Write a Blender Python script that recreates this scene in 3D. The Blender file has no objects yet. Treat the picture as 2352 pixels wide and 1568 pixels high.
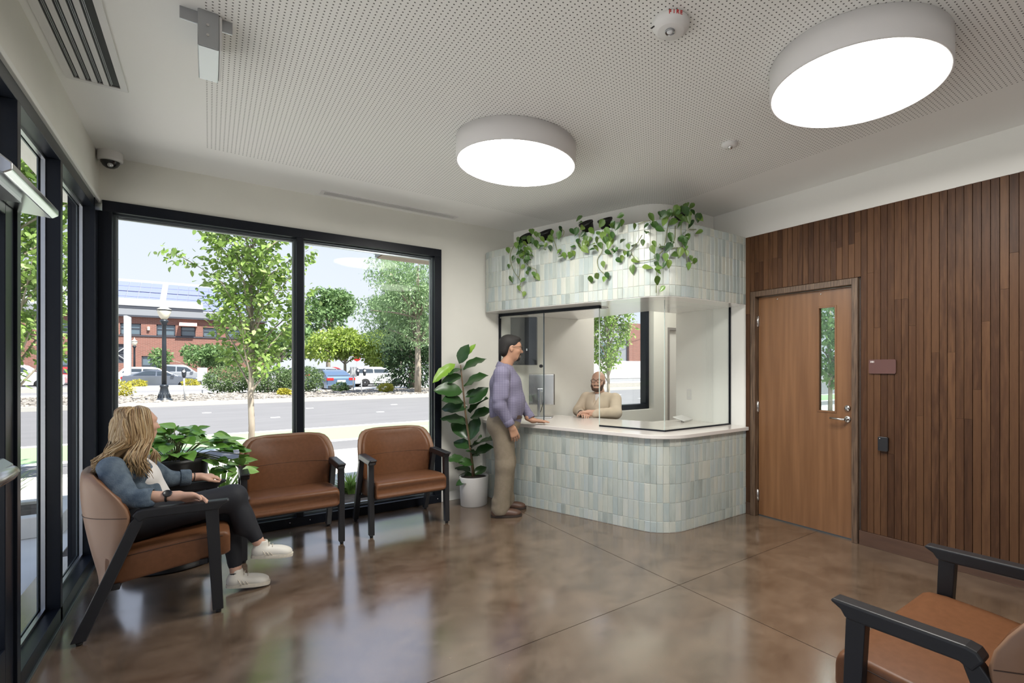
import bpy, bmesh, math, random
import numpy as np
from mathutils import Vector, Matrix, Quaternion
random.seed(7); rng = np.random.default_rng(11)
SC = bpy.context.scene
COL = SC.collection

# ------------------------------------------------------------------ camera
cam_d = bpy.data.cameras.new('camera')
cam_d.sensor_width = 36.0
cam_d.lens = 1144.0 / 2352.0 * 36.0
cam_d.shift_x = -(1365.0 - 1176.0) / 2352.0
cam_d.shift_y = (843.0 - 784.0) / 2352.0
cam_d.clip_start = 0.03
cam_d.clip_end = 900
cam = bpy.data.objects.new('camera', cam_d)
COL.objects.link(cam)
cam.location = (0, 0, 1.45)
cam.rotation_euler = (math.pi / 2, 0, -math.atan2(1365.0 - 481.0, 1144.0))
SC.camera = cam

# ------------------------------------------------------------------ sky, sun, exposure
world = bpy.data.worlds.new('world'); SC.world = world
world.use_nodes = True
nt = world.node_tree; nt.nodes.clear()
w_out = nt.nodes.new('ShaderNodeOutputWorld')
w_bg = nt.nodes.new('ShaderNodeBackground')
w_tc = nt.nodes.new('ShaderNodeTexCoord')
w_sep = nt.nodes.new('ShaderNodeSeparateXYZ')
w_rmp = nt.nodes.new('ShaderNodeValToRGB')
w_rmp.color_ramp.elements[0].position = 0.0
w_rmp.color_ramp.elements[0].color = (0.82, 0.84, 0.92, 1)
w_rmp.color_ramp.elements[1].position = 0.75
w_rmp.color_ramp.elements[1].color = (0.50, 0.63, 0.95, 1)
nt.links.new(w_tc.outputs['Generated'], w_sep.inputs[0])
nt.links.new(w_sep.outputs['Z'], w_rmp.inputs[0])
nt.links.new(w_rmp.outputs[0], w_bg.inputs['Color'])
w_bg.inputs['Strength'].default_value = 0.72
nt.links.new(w_bg.outputs[0], w_out.inputs[0])

sun_d = bpy.data.lights.new('sun', 'SUN')
sun_d.energy = 7.6
sun_d.angle = math.radians(0.6)
sun_d.color = (1.0, 0.95, 0.87)
sun = bpy.data.objects.new('sun', sun_d)
COL.objects.link(sun)
sun.location = (8, -18, 30)
sun.rotation_euler = Vector((-0.35, 0.75, -1.4)).to_track_quat('-Z', 'Y').to_euler()

SC.view_settings.view_transform = 'Standard'
SC.view_settings.look = 'None'
SC.view_settings.gamma = 1.0
SC.view_settings.use_curve_mapping = False
SC.view_settings.exposure = 0.75
LAMP_STRENGTH = 24.0

# ------------------------------------------------------------------ materials
MATS = {}
def mat(name, col=(.5, .5, .5), rough=.5, metal=0.0, ior=1.5, emit=None, estr=0.0, coat=0.0, trans=0.0, sss=0.0):
    if name in MATS: return MATS[name]
    m = bpy.data.materials.new(name); m.use_nodes = True
    p = m.node_tree.nodes['Principled BSDF']
    p.inputs['Base Color'].default_value = (*col, 1)
    p.inputs['Roughness'].default_value = rough
    p.inputs['Metallic'].default_value = metal
    p.inputs['IOR'].default_value = ior
    p.inputs['Coat Weight'].default_value = coat
    p.inputs['Coat Roughness'].default_value = 0.08
    if emit:
        p.inputs['Emission Color'].default_value = (*emit, 1)
        p.inputs['Emission Strength'].default_value = estr
    m.diffuse_color = (*col, 1)
    MATS[name] = m
    return m
def nodes_of(m):
    return m.node_tree.nodes, m.node_tree.links, m.node_tree.nodes['Principled BSDF']
def add_noise(m, c1, c2, scale=8.0, detail=4.0, stretch=(1, 1, 1), coord='Object', bump=0.0, bscale=None, lo=.3, hi=.7):
    n, l, p = nodes_of(m)
    tc = n.new('ShaderNodeTexCoord'); mp = n.new('ShaderNodeMapping')
    mp.inputs['Scale'].default_value = stretch
    nz = n.new('ShaderNodeTexNoise'); nz.inputs['Scale'].default_value = scale; nz.inputs['Detail'].default_value = detail
    rp = n.new('ShaderNodeValToRGB')
    rp.color_ramp.elements[0].position = lo; rp.color_ramp.elements[0].color = (*c1, 1)
    rp.color_ramp.elements[1].position = hi; rp.color_ramp.elements[1].color = (*c2, 1)
    l.new(tc.outputs[coord], mp.inputs[0]); l.new(mp.outputs[0], nz.inputs['Vector'])
    l.new(nz.outputs['Fac'], rp.inputs[0]); l.new(rp.outputs[0], p.inputs['Base Color'])
    if bump:
        bp = n.new('ShaderNodeBump'); bp.inputs['Strength'].default_value = bump; bp.inputs['Distance'].default_value = .01
        n2 = nz
        if bscale:
            n2 = n.new('ShaderNodeTexNoise'); n2.inputs['Scale'].default_value = bscale; n2.inputs['Detail'].default_value = 3
            l.new(mp.outputs[0], n2.inputs['Vector'])
        l.new(n2.outputs['Fac'], bp.inputs['Height']); l.new(bp.outputs[0], p.inputs['Normal'])
    return m
def random_ramp(m, cols, noise=0.0, nscale=6.0, stretch=(1, 1, 1)):
    """colour by a random number of the object plus of the mesh island"""
    n, l, p = nodes_of(m)
    oi = n.new('ShaderNodeObjectInfo'); ge = n.new('ShaderNodeNewGeometry')
    ad = n.new('ShaderNodeMath'); ad.operation = 'ADD'
    fr = n.new('ShaderNodeMath'); fr.operation = 'FRACT'
    l.new(oi.outputs['Random'], ad.inputs[0]); l.new(ge.outputs['Random Per Island'], ad.inputs[1])
    l.new(ad.outputs[0], fr.inputs[0])
    src = fr.outputs[0]
    if noise:
        tc = n.new('ShaderNodeTexCoord'); mp = n.new('ShaderNodeMapping'); mp.inputs['Scale'].default_value = stretch
        vm = n.new('ShaderNodeVectorMath'); vm.operation = 'ADD'
        cb = n.new('ShaderNodeCombineXYZ')
        mu = n.new('ShaderNodeMath'); mu.operation = 'MULTIPLY'; mu.inputs[1].default_value = 37.0
        l.new(src, mu.inputs[0]); l.new(mu.outputs[0], cb.inputs[0]); l.new(mu.outputs[0], cb.inputs[1])
        nz = n.new('ShaderNodeTexNoise'); nz.inputs['Scale'].default_value = nscale; nz.inputs['Detail'].default_value = 5
        l.new(tc.outputs['Object'], mp.inputs[0]); l.new(mp.outputs[0], vm.inputs[0]); l.new(cb.outputs[0], vm.inputs[1])
        l.new(vm.outputs[0], nz.inputs['Vector'])
        s1 = n.new('ShaderNodeMath'); s1.operation = 'SUBTRACT'; s1.inputs[1].default_value = .5
        l.new(nz.outputs['Fac'], s1.inputs[0])
        ma = n.new('ShaderNodeMath'); ma.operation = 'MULTIPLY_ADD'; ma.inputs[1].default_value = noise * 2
        l.new(s1.outputs[0], ma.inputs[0]); l.new(src, ma.inputs[2])
        src = ma.outputs[0]
    rp = n.new('ShaderNodeValToRGB')
    els = rp.color_ramp.elements
    while len(els) < len(cols): els.new(.5)
    for i, c in enumerate(cols):
        els[i].position = i / (len(cols) - 1); els[i].color = (*c, 1)
    l.new(src, rp.inputs[0]); l.new(rp.outputs[0], p.inputs['Base Color'])
    return m

def glass_mat(name, tint=(1, 1, 1), refl=1.0):
    m = bpy.data.materials.new(name); m.use_nodes = True
    n, l = m.node_tree.nodes, m.node_tree.links; n.clear()
    out = n.new('ShaderNodeOutputMaterial'); mx = n.new('ShaderNodeMixShader')
    tr = n.new('ShaderNodeBsdfTransparent'); tr.inputs[0].default_value = (*tint, 1)
    gl = n.new('ShaderNodeBsdfGlossy'); gl.inputs['Roughness'].default_value = 0.0
    fr = n.new('ShaderNodeFresnel'); fr.inputs['IOR'].default_value = 1.45
    mu = n.new('ShaderNodeMath'); mu.operation = 'MULTIPLY'; mu.inputs[1].default_value = refl
    l.new(fr.outputs[0], mu.inputs[0]); l.new(mu.outputs[0], mx.inputs[0])
    l.new(tr.outputs[0], mx.inputs[1]); l.new(gl.outputs[0], mx.inputs[2]); l.new(mx.outputs[0], out.inputs[0])
    MATS[name] = m
    return m

# ------------------------------------------------------------------ mesh helpers
ROOT = {}
class MB:
    def __init__(s): s.v = []; s.f = []; s.sm = []
    def add(s, vs, fs, smooth=False):
        o = len(s.v); s.v += [tuple(map(float, p)) for p in vs]; s.f += [tuple(i + o for i in f) for f in fs]
        s.sm += [smooth] * len(fs); return s
    def box(s, x0, x1, y0, y1, z0, z1, M=None):
        vs = [(x, y, z) for z in (z0, z1) for y in (y0, y1) for x in (x0, x1)]
        if M is not None: vs = [tuple(M @ Vector(p)) for p in vs]
        return s.add(vs, [(0, 2, 3, 1), (4, 5, 7, 6), (0, 1, 5, 4), (2, 6, 7, 3), (0, 4, 6, 2), (1, 3, 7, 5)])
    def prism(s, poly, z0, z1, axis='z', smooth=False):
        n = len(poly)
        def P(p, h):
            a, b = p
            return (a, b, h) if axis == 'z' else ((a, h, b) if axis == 'y' else (h, a, b))
        vs = [P(p, z0) for p in poly] + [P(p, z1) for p in poly]
        fs = [tuple(range(n))[::-1], tuple(range(n, 2 * n))]
        s.add(vs, fs)
        o = len(s.v) - 2 * n
        for i in range(n):
            j = (i + 1) % n
            s.f.append((o + i, o + j, o + n + j, o + n + i)); s.sm.append(smooth)
        return s
    def tube(s, pts, rad, n=8, caps=True, smooth=True, closed=False):
        pts = [Vector(p) for p in pts]
        m = len(pts)
        rads = rad if hasattr(rad, '__len__') else [rad] * m
        up = None; rings = []
        for i in range(m):
            if closed: t = pts[(i + 1) % m] - pts[(i - 1) % m]
            else: t = pts[min(i + 1, m - 1)] - pts[max(i - 1, 0)]
            if t.length < 1e-9: t = Vector((0, 0, 1))
            t.normalize()
            if up is None:
                up = Vector((0, 0, 1)) if abs(t.z) < .9 else Vector((1, 0, 0))
            side = t.cross(up)
            if side.length < 1e-6: side = t.orthogonal()
            side.normalize(); up = side.cross(t).normalized()
            rings.append([pts[i] + rads[i] * (math.cos(a) * side + math.sin(a) * up) for a in [2 * math.pi * k / n for k in range(n)]])
        vs = [p for r in rings for p in r]
        fs = []
        R = m if closed else m - 1
        for i in range(R):
            a, b = i * n, ((i + 1) % m) * n
            for k in range(n):
                k2 = (k + 1) % n
                fs.append((a + k, a + k2, b + k2, b + k))
        s.add(vs, fs, smooth)
        if caps and not closed:
            o = len(s.v) - len(vs)
            s.f.append(tuple(o + k for k in range(n))[::-1]); s.sm.append(False)
            s.f.append(tuple(o + (m - 1) * n + k for k in range(n))); s.sm.append(False)
        return s
    def lathe(s, prof, c=(0, 0, 0), n=24, smooth=True, M=None, cap=True):
        vs = []
        for r, z in prof:
            for k in range(n):
                a = 2 * math.pi * k / n
                vs.append(Vector((r * math.cos(a), r * math.sin(a), z)))
        if M is not None: vs = [M @ p for p in vs]
        vs = [p + Vector(c) for p in vs]
        fs = []
        for i in range(len(prof) - 1):
            for k in range(n):
                k2 = (k + 1) % n
                fs.append((i * n + k, i * n + k2, (i + 1) * n + k2, (i + 1) * n + k))
        s.add(vs, fs, smooth)
        if cap:
            o = len(s.v) - len(vs)
            if prof[0][0] > 1e-5: s.f.append(tuple(o + k for k in range(n))[::-1]); s.sm.append(False)
            if prof[-1][0] > 1e-5: s.f.append(tuple(o + (len(prof) - 1) * n + k for k in range(n))); s.sm.append(False)
        return s
    def loft(s, rings, closed=True, caps=True, smooth=True):
        n = len(rings[0]); vs = [p for r in rings for p in r]; fs = []
        for i in range(len(rings) - 1):
            for k in range(n if closed else n - 1):
                k2 = (k + 1) % n
                fs.append((i * n + k, i * n + k2, (i + 1) * n + k2, (i + 1) * n + k))
        s.add(vs, fs, smooth)
        if caps:
            o = len(s.v) - len(vs)
            s.f.append(tuple(o + k for k in range(n))[::-1]); s.sm.append(smooth)
            s.f.append(tuple(o + (len(rings) - 1) * n + k for k in range(n))); s.sm.append(smooth)
        return s
    def blob(s, c, r, sub=2, jit=0.0):
        bm = bmesh.new(); bmesh.ops.create_icosphere(bm, subdivisions=sub, radius=1)
        vs = [(c[0] + p.co.x * r[0] * (1 + random.uniform(-jit, jit)), c[1] + p.co.y * r[1] * (1 + random.uniform(-jit, jit)), c[2] + p.co.z * r[2] * (1 + random.uniform(-jit, jit))) for p in bm.verts]
        fs = [tuple(v.index for v in f.verts) for f in bm.faces]
        bm.free(); return s.add(vs, fs, True)
    def mesh(s, name):
        me = bpy.data.meshes.new(name)
        me.from_pydata(s.v, [], s.f)
        me.polygons.foreach_set('use_smooth', s.sm)
        me.update()
        return me

def link(name, me, m=None, parent=None, loc=None, bevel=0.0, seg=2):
    o = bpy.data.objects.new(name, me); COL.objects.link(o)
    if m is not None and me is not None and len(me.materials) == 0:
        me.materials.append(MATS[m] if isinstance(m, str) else m)
    if parent is not None: o.parent = parent
    if loc is not None: o.location = loc
    if bevel:
        b = o.modifiers.new('bevel', 'BEVEL'); b.width = bevel; b.segments = seg; b.limit_method = 'ANGLE'; b.angle_limit = math.radians(40)
        b.harden_normals = False
    return o
def obj(name, mb, m, parent=None, bevel=0.0, seg=2, world=True):
    """mesh object from world-coordinate geometry, re-based on its thing's origin"""
    if parent is not None and world:
        r = ROOT.get(parent.name, Vector((0, 0, 0)))
        if r.length: mb.v = [(p[0] - r.x, p[1] - r.y, p[2] - r.z) for p in mb.v]
    o = link(name, mb.mesh(name), m, parent, bevel=bevel, seg=seg)
    if parent is not None: ROOT[o.name] = ROOT.get(parent.name, Vector((0, 0, 0)))
    return o
def tag(o, label=None, cat=None, group=None, kind=None):
    if label: o['label'] = label
    if cat: o['category'] = cat
    if group: o['group'] = group
    if kind: o['kind'] = kind
    return o
def thing(name, label, cat, loc=(0, 0, 0), rz=0.0, group=None):
    o = bpy.data.objects.new(name, None); COL.objects.link(o)
    o.empty_display_size = .1
    o.location = loc; o.rotation_euler = (0, 0, rz)
    ROOT[o.name] = Vector(loc) if abs(rz) < 1e-9 else Vector((0, 0, 0))
    return tag(o, label, cat, group)
def struct(name, mb, m, bevel=0.0, label=None):
    o = obj(name, mb, m, bevel=bevel); o['kind'] = 'structure'
    if label: o['label'] = label
    return o
def copy_tree(o, parent=None):
    c = o.copy(); COL.objects.link(c); c.parent = parent
    for ch in o.children: copy_tree(ch, c)
    return c
# ------------------------------------------------------------------ material library
m = mat('wall_paint', (.72, .71, .65), .6); add_noise(m, (.70, .69, .63), (.735, .725, .665), 3.0, bump=.05, bscale=180)
m = mat('white_paint', (.82, .81, .77), .5)
mat('gloss_soffit', (.84, .83, .80), .12, ior=1.8)
mat('trim_white', (.74, .74, .70), .4)
mat('frame_black', (.006, .008, .013), .32, ior=1.3)
mat('frame_grey', (.10, .12, .13), .3, .6)
mat('alu', (.42, .43, .45), .32, 1.0)
mat('alu_bright', (.66, .67, .70), .22, 1.0)
mat('steel', (.60, .59, .57), .25, 1.0)
mat('plastic_white', (.72, .71, .70), .4)
mat('plastic_black', (.012, .012, .014), .35)
mat('dome_black', (.012, .012, .014), .06)
mat('red_ink', (.50, .03, .03), .5)
mat('lamp_body', (.74, .72, .72), .45)
mat('lamp_disc', (.9, .9, .88), .5, emit=(1.0, .975, .925), estr=LAMP_STRENGTH)
mat('office_fill_disc', (.9, .9, .88), .5, emit=(1.0, .96, .90), estr=11.0)  # glow of the added, unseen office lamp
mat('slot_black', (.006, .006, .007), .6)
mat('grille_grey', (.30, .29, .28), .45, .3)
mat('quartz', (.70, .66, .62), .16)
mat('grout', (.72, .71, .65), .8)
m = mat('tile', (.5, .55, .5), .34, coat=.08)
random_ramp(m, [(.30, .34, .32), (.46, .50, .46), (.38, .44, .43), (.52, .53, .46), (.42, .48, .48), (.55, .56, .50), (.44, .48, .43), (.48, .52, .50)], noise=.14, nscale=7, stretch=(3, 3, .8))
m = mat('plank', (.12, .055, .03), .48, ior=1.3)
random_ramp(m, [(.042, .018, .0085), (.080, .036, .017), (.102, .048, .022), (.055, .024, .0115), (.124, .060, .028), (.072, .032, .015)], noise=.22, nscale=9, stretch=(5, 5, .55))
m = mat('oak_dark', (.12, .075, .045), .45); add_noise(m, (.060, .034, .020), (.155, .098, .060), 16, 6, (6, 6, .35), bump=.15, lo=.35, hi=.65)
m = mat('door_wood', (.22, .10, .045), .36); add_noise(m, (.165, .075, .030), (.225, .108, .046), 5, 7, (4, 4, .22), lo=.35, hi=.68)
m = mat('baseboard_wood', (.085, .042, .024), .4); add_noise(m, (.070, .034, .020), (.10, .052, .030), 6, 5, (5, .6, 5))
mat('gap_dark', (.03, .016, .010), .8)
mat('plaque', (.115, .058, .052), .45, ior=1.3)
mat('plaque_ink', (.80, .78, .76), .5)
# polished concrete: mottled brown, saw-cut joints are modelled in the slab edges
m = mat('concrete', (.16, .11, .08), .12, ior=3.1)
n, l, p = nodes_of(m)
tc = n.new('ShaderNodeTexCoord'); mp = n.new('ShaderNodeMapping'); mp.inputs['Rotation'].default_value = (0, 0, .5); mp.inputs['Scale'].default_value = (1, 1.15, 1)
n1 = n.new('ShaderNodeTexNoise'); n1.inputs['Scale'].default_value = 3.4; n1.inputs['Detail'].default_value = 11; n1.inputs['Roughness'].default_value = .68; n1.inputs['Distortion'].default_value = .25
n2 = n.new('ShaderNodeTexNoise'); n2.inputs['Scale'].default_value = 90; n2.inputs['Detail'].default_value = 4
r1 = n.new('ShaderNodeValToRGB'); r1.color_ramp.elements[0].position = .30; r1.color_ramp.elements[0].color = (.078, .050, .031, 1); r1.color_ramp.elements[1].position = .72; r1.color_ramp.elements[1].color = (.200, .138, .092, 1)
r2 = n.new('ShaderNodeValToRGB'); r2.color_ramp.elements[0].position = .35; r2.color_ramp.elements[0].color = (.88, .88, .88, 1); r2.color_ramp.elements[1].position = .65; r2.color_ramp.elements[1].color = (1.05, 1.05, 1.05, 1)
mm = n.new('ShaderNodeMix'); mm.data_type = 'RGBA'; mm.blend_type = 'MULTIPLY'; mm.inputs['Factor'].default_value = 1
l.new(tc.outputs['Object'], mp.inputs[0]); l.new(mp.outputs[0], n1.inputs['Vector']); l.new(tc.outputs['Object'], n2.inputs['Vector'])
l.new(n1.outputs['Fac'], r1.inputs[0]); l.new(n2.outputs['Fac'], r2.inputs[0])
l.new(r1.outputs[0], mm.inputs[6]); l.new(r2.outputs[0], mm.inputs[7]); l.new(mm.outputs[2], p.inputs['Base Color'])
r3 = n.new('ShaderNodeMapRange'); r3.inputs[1].default_value = .3; r3.inputs[2].default_value = .7; r3.inputs[3].default_value = .13; r3.inputs[4].default_value = .22
l.new(n1.outputs['Fac'], r3.inputs[0]); l.new(r3.outputs[0], p.inputs['Roughness'])
mat('joint_dark', (.03, .02, .015), .8)
# perforated gypsum: small round holes on a square grid inside the panel field
m = mat('ceiling_paint', (.84, .835, .81), .65)
m = mat('ceiling_perf', (.84, .835, .81), .65)
n, l, p = nodes_of(m)
tc = n.new('ShaderNodeTexCoord'); sp = n.new('ShaderNodeSeparateXYZ'); l.new(tc.outputs['Object'], sp.inputs[0])
def frac_c(out):
    a = n.new('ShaderNodeMath'); a.operation = 'DIVIDE'; a.inputs[1].default_value = .0234; l.new(out, a.inputs[0])
    b = n.new('ShaderNodeMath'); b.operation = 'FRACT'; l.new(a.outputs[0], b.inputs[0])
    c = n.new('ShaderNodeMath'); c.operation = 'SUBTRACT'; c.inputs[1].default_value = .5; l.new(b.outputs[0], c.inputs[0])
    d = n.new('ShaderNodeMath'); d.operation = 'MULTIPLY'; l.new(c.outputs[0], d.inputs[0]); l.new(c.outputs[0], d.inputs[1])
    return d.outputs[0]
ad = n.new('ShaderNodeMath'); ad.operation = 'ADD'; l.new(frac_c(sp.outputs['X']), ad.inputs[0]); l.new(frac_c(sp.outputs['Y']), ad.inputs[1])
lt = n.new('ShaderNodeMath'); lt.operation = 'LESS_THAN'; lt.inputs[1].default_value = .165 ** 2; l.new(ad.outputs[0], lt.inputs[0])
mx = n.new('ShaderNodeMix'); mx.data_type = 'RGBA'; l.new(lt.outputs[0], mx.inputs['Factor'])
mx.inputs[6].default_value = (.84, .835, .81, 1); mx.inputs[7].default_value = (.10, .097, .09, 1); l.new(mx.outputs[2], p.inputs['Base Color'])
# upholstery
m = mat('leather_tan', (.18, .075, .036), .44, ior=1.35); add_noise(m, (.130, .053, .022), (.155, .064, .028), 40, 3, bump=.03, bscale=300)
m = mat('leather_shell', (.23, .125, .072), .5)
mat('seam_dark', (.05, .022, .012), .6)
mat('chair_frame', (.018, .018, .020), .38, ior=1.4)
mat('chair_foot', (.006, .006, .006), .5)
# plants
m = mat('fig_leaf', (.03, .10, .02), .32); random_ramp(m, [(.018, .055, .014), (.030, .085, .020), (.022, .066, .017), (.042, .110, .024)], noise=.1)
mat('fig_leaf_new', (.22, .40, .04), .35)
m = mat('pothos_leaf', (.05, .14, .03), .33); random_ramp(m, [(.014, .048, .010), (.040, .110, .018), (.12, .22, .035), (.022, .070, .014), (.17, .26, .05), (.05, .12, .02)], noise=.1)
m = mat('pothos_bright', (.10, .30, .04), .35); random_ramp(m, [(.11, .27, .04), (.20, .41, .08), (.30, .50, .14), (.08, .21, .03), (.15, .34, .05)], noise=.1)
mat('stem_green', (.16, .18, .06), .5)
mat('stem_brown', (.16, .10, .055), .6)
mat('soil', (.025, .018, .013), .9)
mat('pot_white', (.70, .68, .65), .35)
mat('pot_black', (.010, .010, .010), .45)
# clear panes
glass_mat('window_glass', (.97, .985, .985), .10)
glass_mat('screen_glass', (.975, .99, .98), .16)
mat('edge_glint', (.70, .80, .76), .15)
glass_mat('vision_glass', (.80, .86, .84), 1.0)
# outdoors
m = mat('asphalt', (.165, .16, .163), .85); add_noise(m, (.152, .148, .151), (.178, .173, .176), .6, 6, (1, 3, 1))
m = mat('lot_asphalt', (.22, .215, .22), .85)
m = mat('sidewalk', (.62, .60, .56), .8); add_noise(m, (.58, .56, .52), (.66, .64, .60), 2)
m = mat('kerb', (.42, .41, .38), .8)
m = mat('lane_green', (.26, .40, .20), .8)
m = mat('lane_white', (.78, .78, .76), .7)
m = mat('mulch', (.08, .06, .045), .95); add_noise(m, (.05, .038, .028), (.13, .10, .08), 14, 6, bump=.5)
m = mat('gravel', (.25, .23, .20), .9); add_noise(m, (.17, .155, .135), (.32, .29, .255), 6, 6, bump=.6)
m = mat('rock', (.3, .27, .24), .85); random_ramp(m, [(.15, .135, .12), (.26, .235, .205), (.34, .31, .275), (.20, .18, .165)])
m = mat('brick', (.30, .10, .07), .85)
n, l, p = nodes_of(m)
bt = n.new('ShaderNodeTexBrick'); bt.inputs['Color1'].default_value = (.255, .105, .08, 1); bt.inputs['Color2'].default_value = (.20, .085, .065, 1); bt.inputs['Mortar'].default_value = (.26, .16, .13, 1)
bt.inputs['Scale'].default_value = 1.0; bt.inputs['Brick Width'].default_value = .4; bt.inputs['Row Height'].default_value = .13; bt.inputs['Mortar Size'].default_value = .02
tc = n.new('ShaderNodeTexCoord'); mp = n.new('ShaderNodeMapping'); mp.inputs['Rotation'].default_value = (math.pi / 2, 0, 0)
l.new(tc.outputs['Object'], mp.inputs[0]); l.new(mp.outputs[0], bt.inputs['Vector']); l.new(bt.outputs['Color'], p.inputs['Base Color'])
mat('roof_grey', (.24, .25, .27), .6)
mat('roof_dark', (.05, .055, .07), .5)
m = mat('solar', (.17, .19, .36), .3)
mat('metal_pale', (.42, .43, .44), .4)
mat('ext_glass', (.10, .14, .17), .08, .0, 1.8)
mat('awning', (.75, .42, .36), .7)
mat('iron_dark', (.022, .028, .036), .4)
mat('globe', (.82, .76, .60), .35)
mat('car_grey', (.16, .18, .22), .2, .5, coat=.6)
mat('car_silver', (.40, .42, .45), .22, .4, coat=.6)
mat('car_white', (.78, .78, .78), .25, coat=.6)
mat('car_blue', (.10, .16, .26), .2, .4, coat=.6)
mat('car_red', (.45, .03, .03), .25, coat=.6)
mat('car_glass', (.035, .045, .055), .05, 0, 1.7)
mat('tyre', (.012, .012, .013), .8)
mat('rim', (.45, .45, .46), .3, .9)
mat('tail_red', (.45, .02, .02), .25)
mat('head_light', (.75, .76, .78), .15)
mat('car_trim', (.02, .02, .022), .5)
mat('plate', (.7, .72, .75), .5)
m = mat('bark', (.30, .25, .19), .85); add_noise(m, (.22, .18, .14), (.40, .35, .28), 9, 5, (1, 1, .3))
def leafmat(name, cols):
    m = mat(name, cols[0], .5); random_ramp(m, cols)
    n, l, p = nodes_of(m)
    tr = n.new('ShaderNodeBsdfTranslucent'); mx = n.new('ShaderNodeMixShader'); mx.inputs[0].default_value = .35
    src = p.inputs['Base Color'].links[0].from_socket
    l.new(src, tr.inputs[0]); l.new(p.outputs[0], mx.inputs[1]); l.new(tr.outputs[0], mx.inputs[2])
    l.new(mx.outputs[0], n['Material Output'].inputs[0])
leafmat('leaf_young', [(.16, .27, .055), (.27, .40, .095), (.21, .33, .06), (.36, .47, .17), (.10, .18, .04)])
leafmat('leaf_locust', [(.18, .29, .12), (.27, .40, .19), (.22, .34, .15), (.34, .46, .26)])
leafmat('leaf_maple', [(.24, .33, .05), (.32, .42, .07), (.18, .27, .05), (.38, .45, .10)])
leafmat('leaf_dark', [(.035, .075, .03), (.06, .11, .045), (.045, .09, .035)])
leafmat('leaf_mid', [(.12, .22, .08), (.19, .30, .11), (.15, .25, .09)])
leafmat('leaf_hedge', [(.11, .18, .065), (.19, .27, .11), (.07, .13, .045)])
leafmat('leaf_yellow', [(.45, .42, .05), (.55, .50, .08), (.38, .37, .06)])
leafmat('leaf_grass', [(.14, .26, .05), (.24, .38, .08), (.32, .42, .12)])
# ------------------------------------------------------------------ room shell
CEIL = 3.05; WN = 5.26; WW = -.66; WE = 4.25
# floor: dark slab bed with four polished slabs parted by saw-cut joints
mb = MB(); mb.box(-.95, 6.6, -3.2, 5.5, -.2, -.004)
floor = struct('floor', mb, 'joint_dark', label='brown polished concrete floor with saw-cut joints')
g = .0022
for (x0, x1) in ((-.95, 2.475), (2.475, 6.6)):
    for (y0, y1) in ((-3.2, 2.28), (2.28, 5.5)):
        mb = MB(); mb.box(x0 + g, x1 - g, y0 + g, y1 - g, -.15, 0); obj('slab', mb, 'concrete', floor)
# ceiling: painted border and the perforated field
mb = MB()
mb.box(-.9, 6.6, 4.61, 5.5, CEIL, CEIL + .12); mb.box(-.9, -.02, -3.2, 4.61, CEIL, CEIL + .12); mb.box(3.6, 6.6, -3.2, 4.61, CEIL, CEIL + .12)
ceiling = struct('ceiling', mb, 'ceiling_paint', label='off-white painted ceiling with a perforated acoustic field')
mb = MB(); mb.box(-.02, 3.6, -3.2, 4.61, CEIL, CEIL + .12); obj('perforated_panel', mb, 'ceiling_perf', ceiling)
# flat roof with parapet over the whole building
mb = MB(); mb.box(-.95, 6.65, -3.3, 5.62, CEIL + .12, 3.62); struct('roof', mb, 'roof_grey', label='flat roof slab of the building')
# north wall (window wall) running on into the reception office
mb = MB()
mb.box(-.9, 1.97, WN, 5.50, 2.712, CEIL + .1)
mb.box(1.97, 4.06, WN, 5.50, -.1, CEIL + .1)
mb.box(4.06, 5.17, WN, 5.50, -.1, .835); mb.box(4.06, 5.17, WN, 5.50, 2.35, CEIL + .1)
mb.box(5.17, 5.46, WN, 5.50, -.1, CEIL + .1); mb.box(5.46, 6.35, WN, 5.50, 2.05, CEIL + .1); mb.box(6.35, 6.6, WN, 5.50, -.1, CEIL + .1)
struct('wall_north', mb, 'wall_paint', label='off-white wall around the big street window')
mb = MB(); mb.box(2.0, 2.50, WN - .014, WN, 0, .10); struct('baseboard_north', mb, 'trim_white', .003)
mb = MB(); mb.box(1.972, 2.0, WN - .02, WN + .05, 0, .12); struct('trim_2', mb, 'trim_white', .003, label='white end block beside the window sill')
# west wall: header above the storefront
mb = MB(); mb.box(-.9, WW, -3.2, WN, 2.712, CEIL + .1)
struct('wall_west', mb, 'wall_paint', label='off-white header wall above the glazed storefront')
mb = MB(); mb.box(WW - .06, WW + .012, -3.2, WN - .01, 2.688, 2.716); struct('trim_1', mb, 'trim_white', .003, label='slim pale metal trim above the storefront')
# south wall far behind, closing the room
mb = MB(); mb.box(-.9, 6.6, -3.3, -3.2, -.1, CEIL + .1); struct('wall_south', mb, 'wall_paint')
# east wall with a door opening, then the office partition
mb = MB()
mb.box(WE, 4.36, -3.2, 1.955, -.1, CEIL + .1); mb.box(WE, 4.36, 1.955, 2.89, 2.145, CEIL + .1); mb.box(WE, 4.36, 2.89, 3.96, -.1, CEIL + .1)
wall_e = struct('wall_east', mb, 'white_paint', label='wood clad wall with white band above, holding the door')
# rooms behind the east wall
mb = MB(); mb.box(6.5, 6.6, -3.2, 2.5, -.1, CEIL + .1); mb.box(6.5, 6.6, 3.7, 5.5, -.1, CEIL + .1); mb.box(6.5, 6.6, 2.5, 3.7, 2.35, CEIL + .1); mb.box(6.5, 6.6, 2.5, 3.7, -.1, .5)
struct('wall_office', mb, 'white_paint', label='white far wall of the back office')
mb = MB(); mb.box(4.36, 6.5, .2, .3, -.1, CEIL); struct('wall_corridor', mb, 'white_paint', label='white cross wall behind the door')
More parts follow.
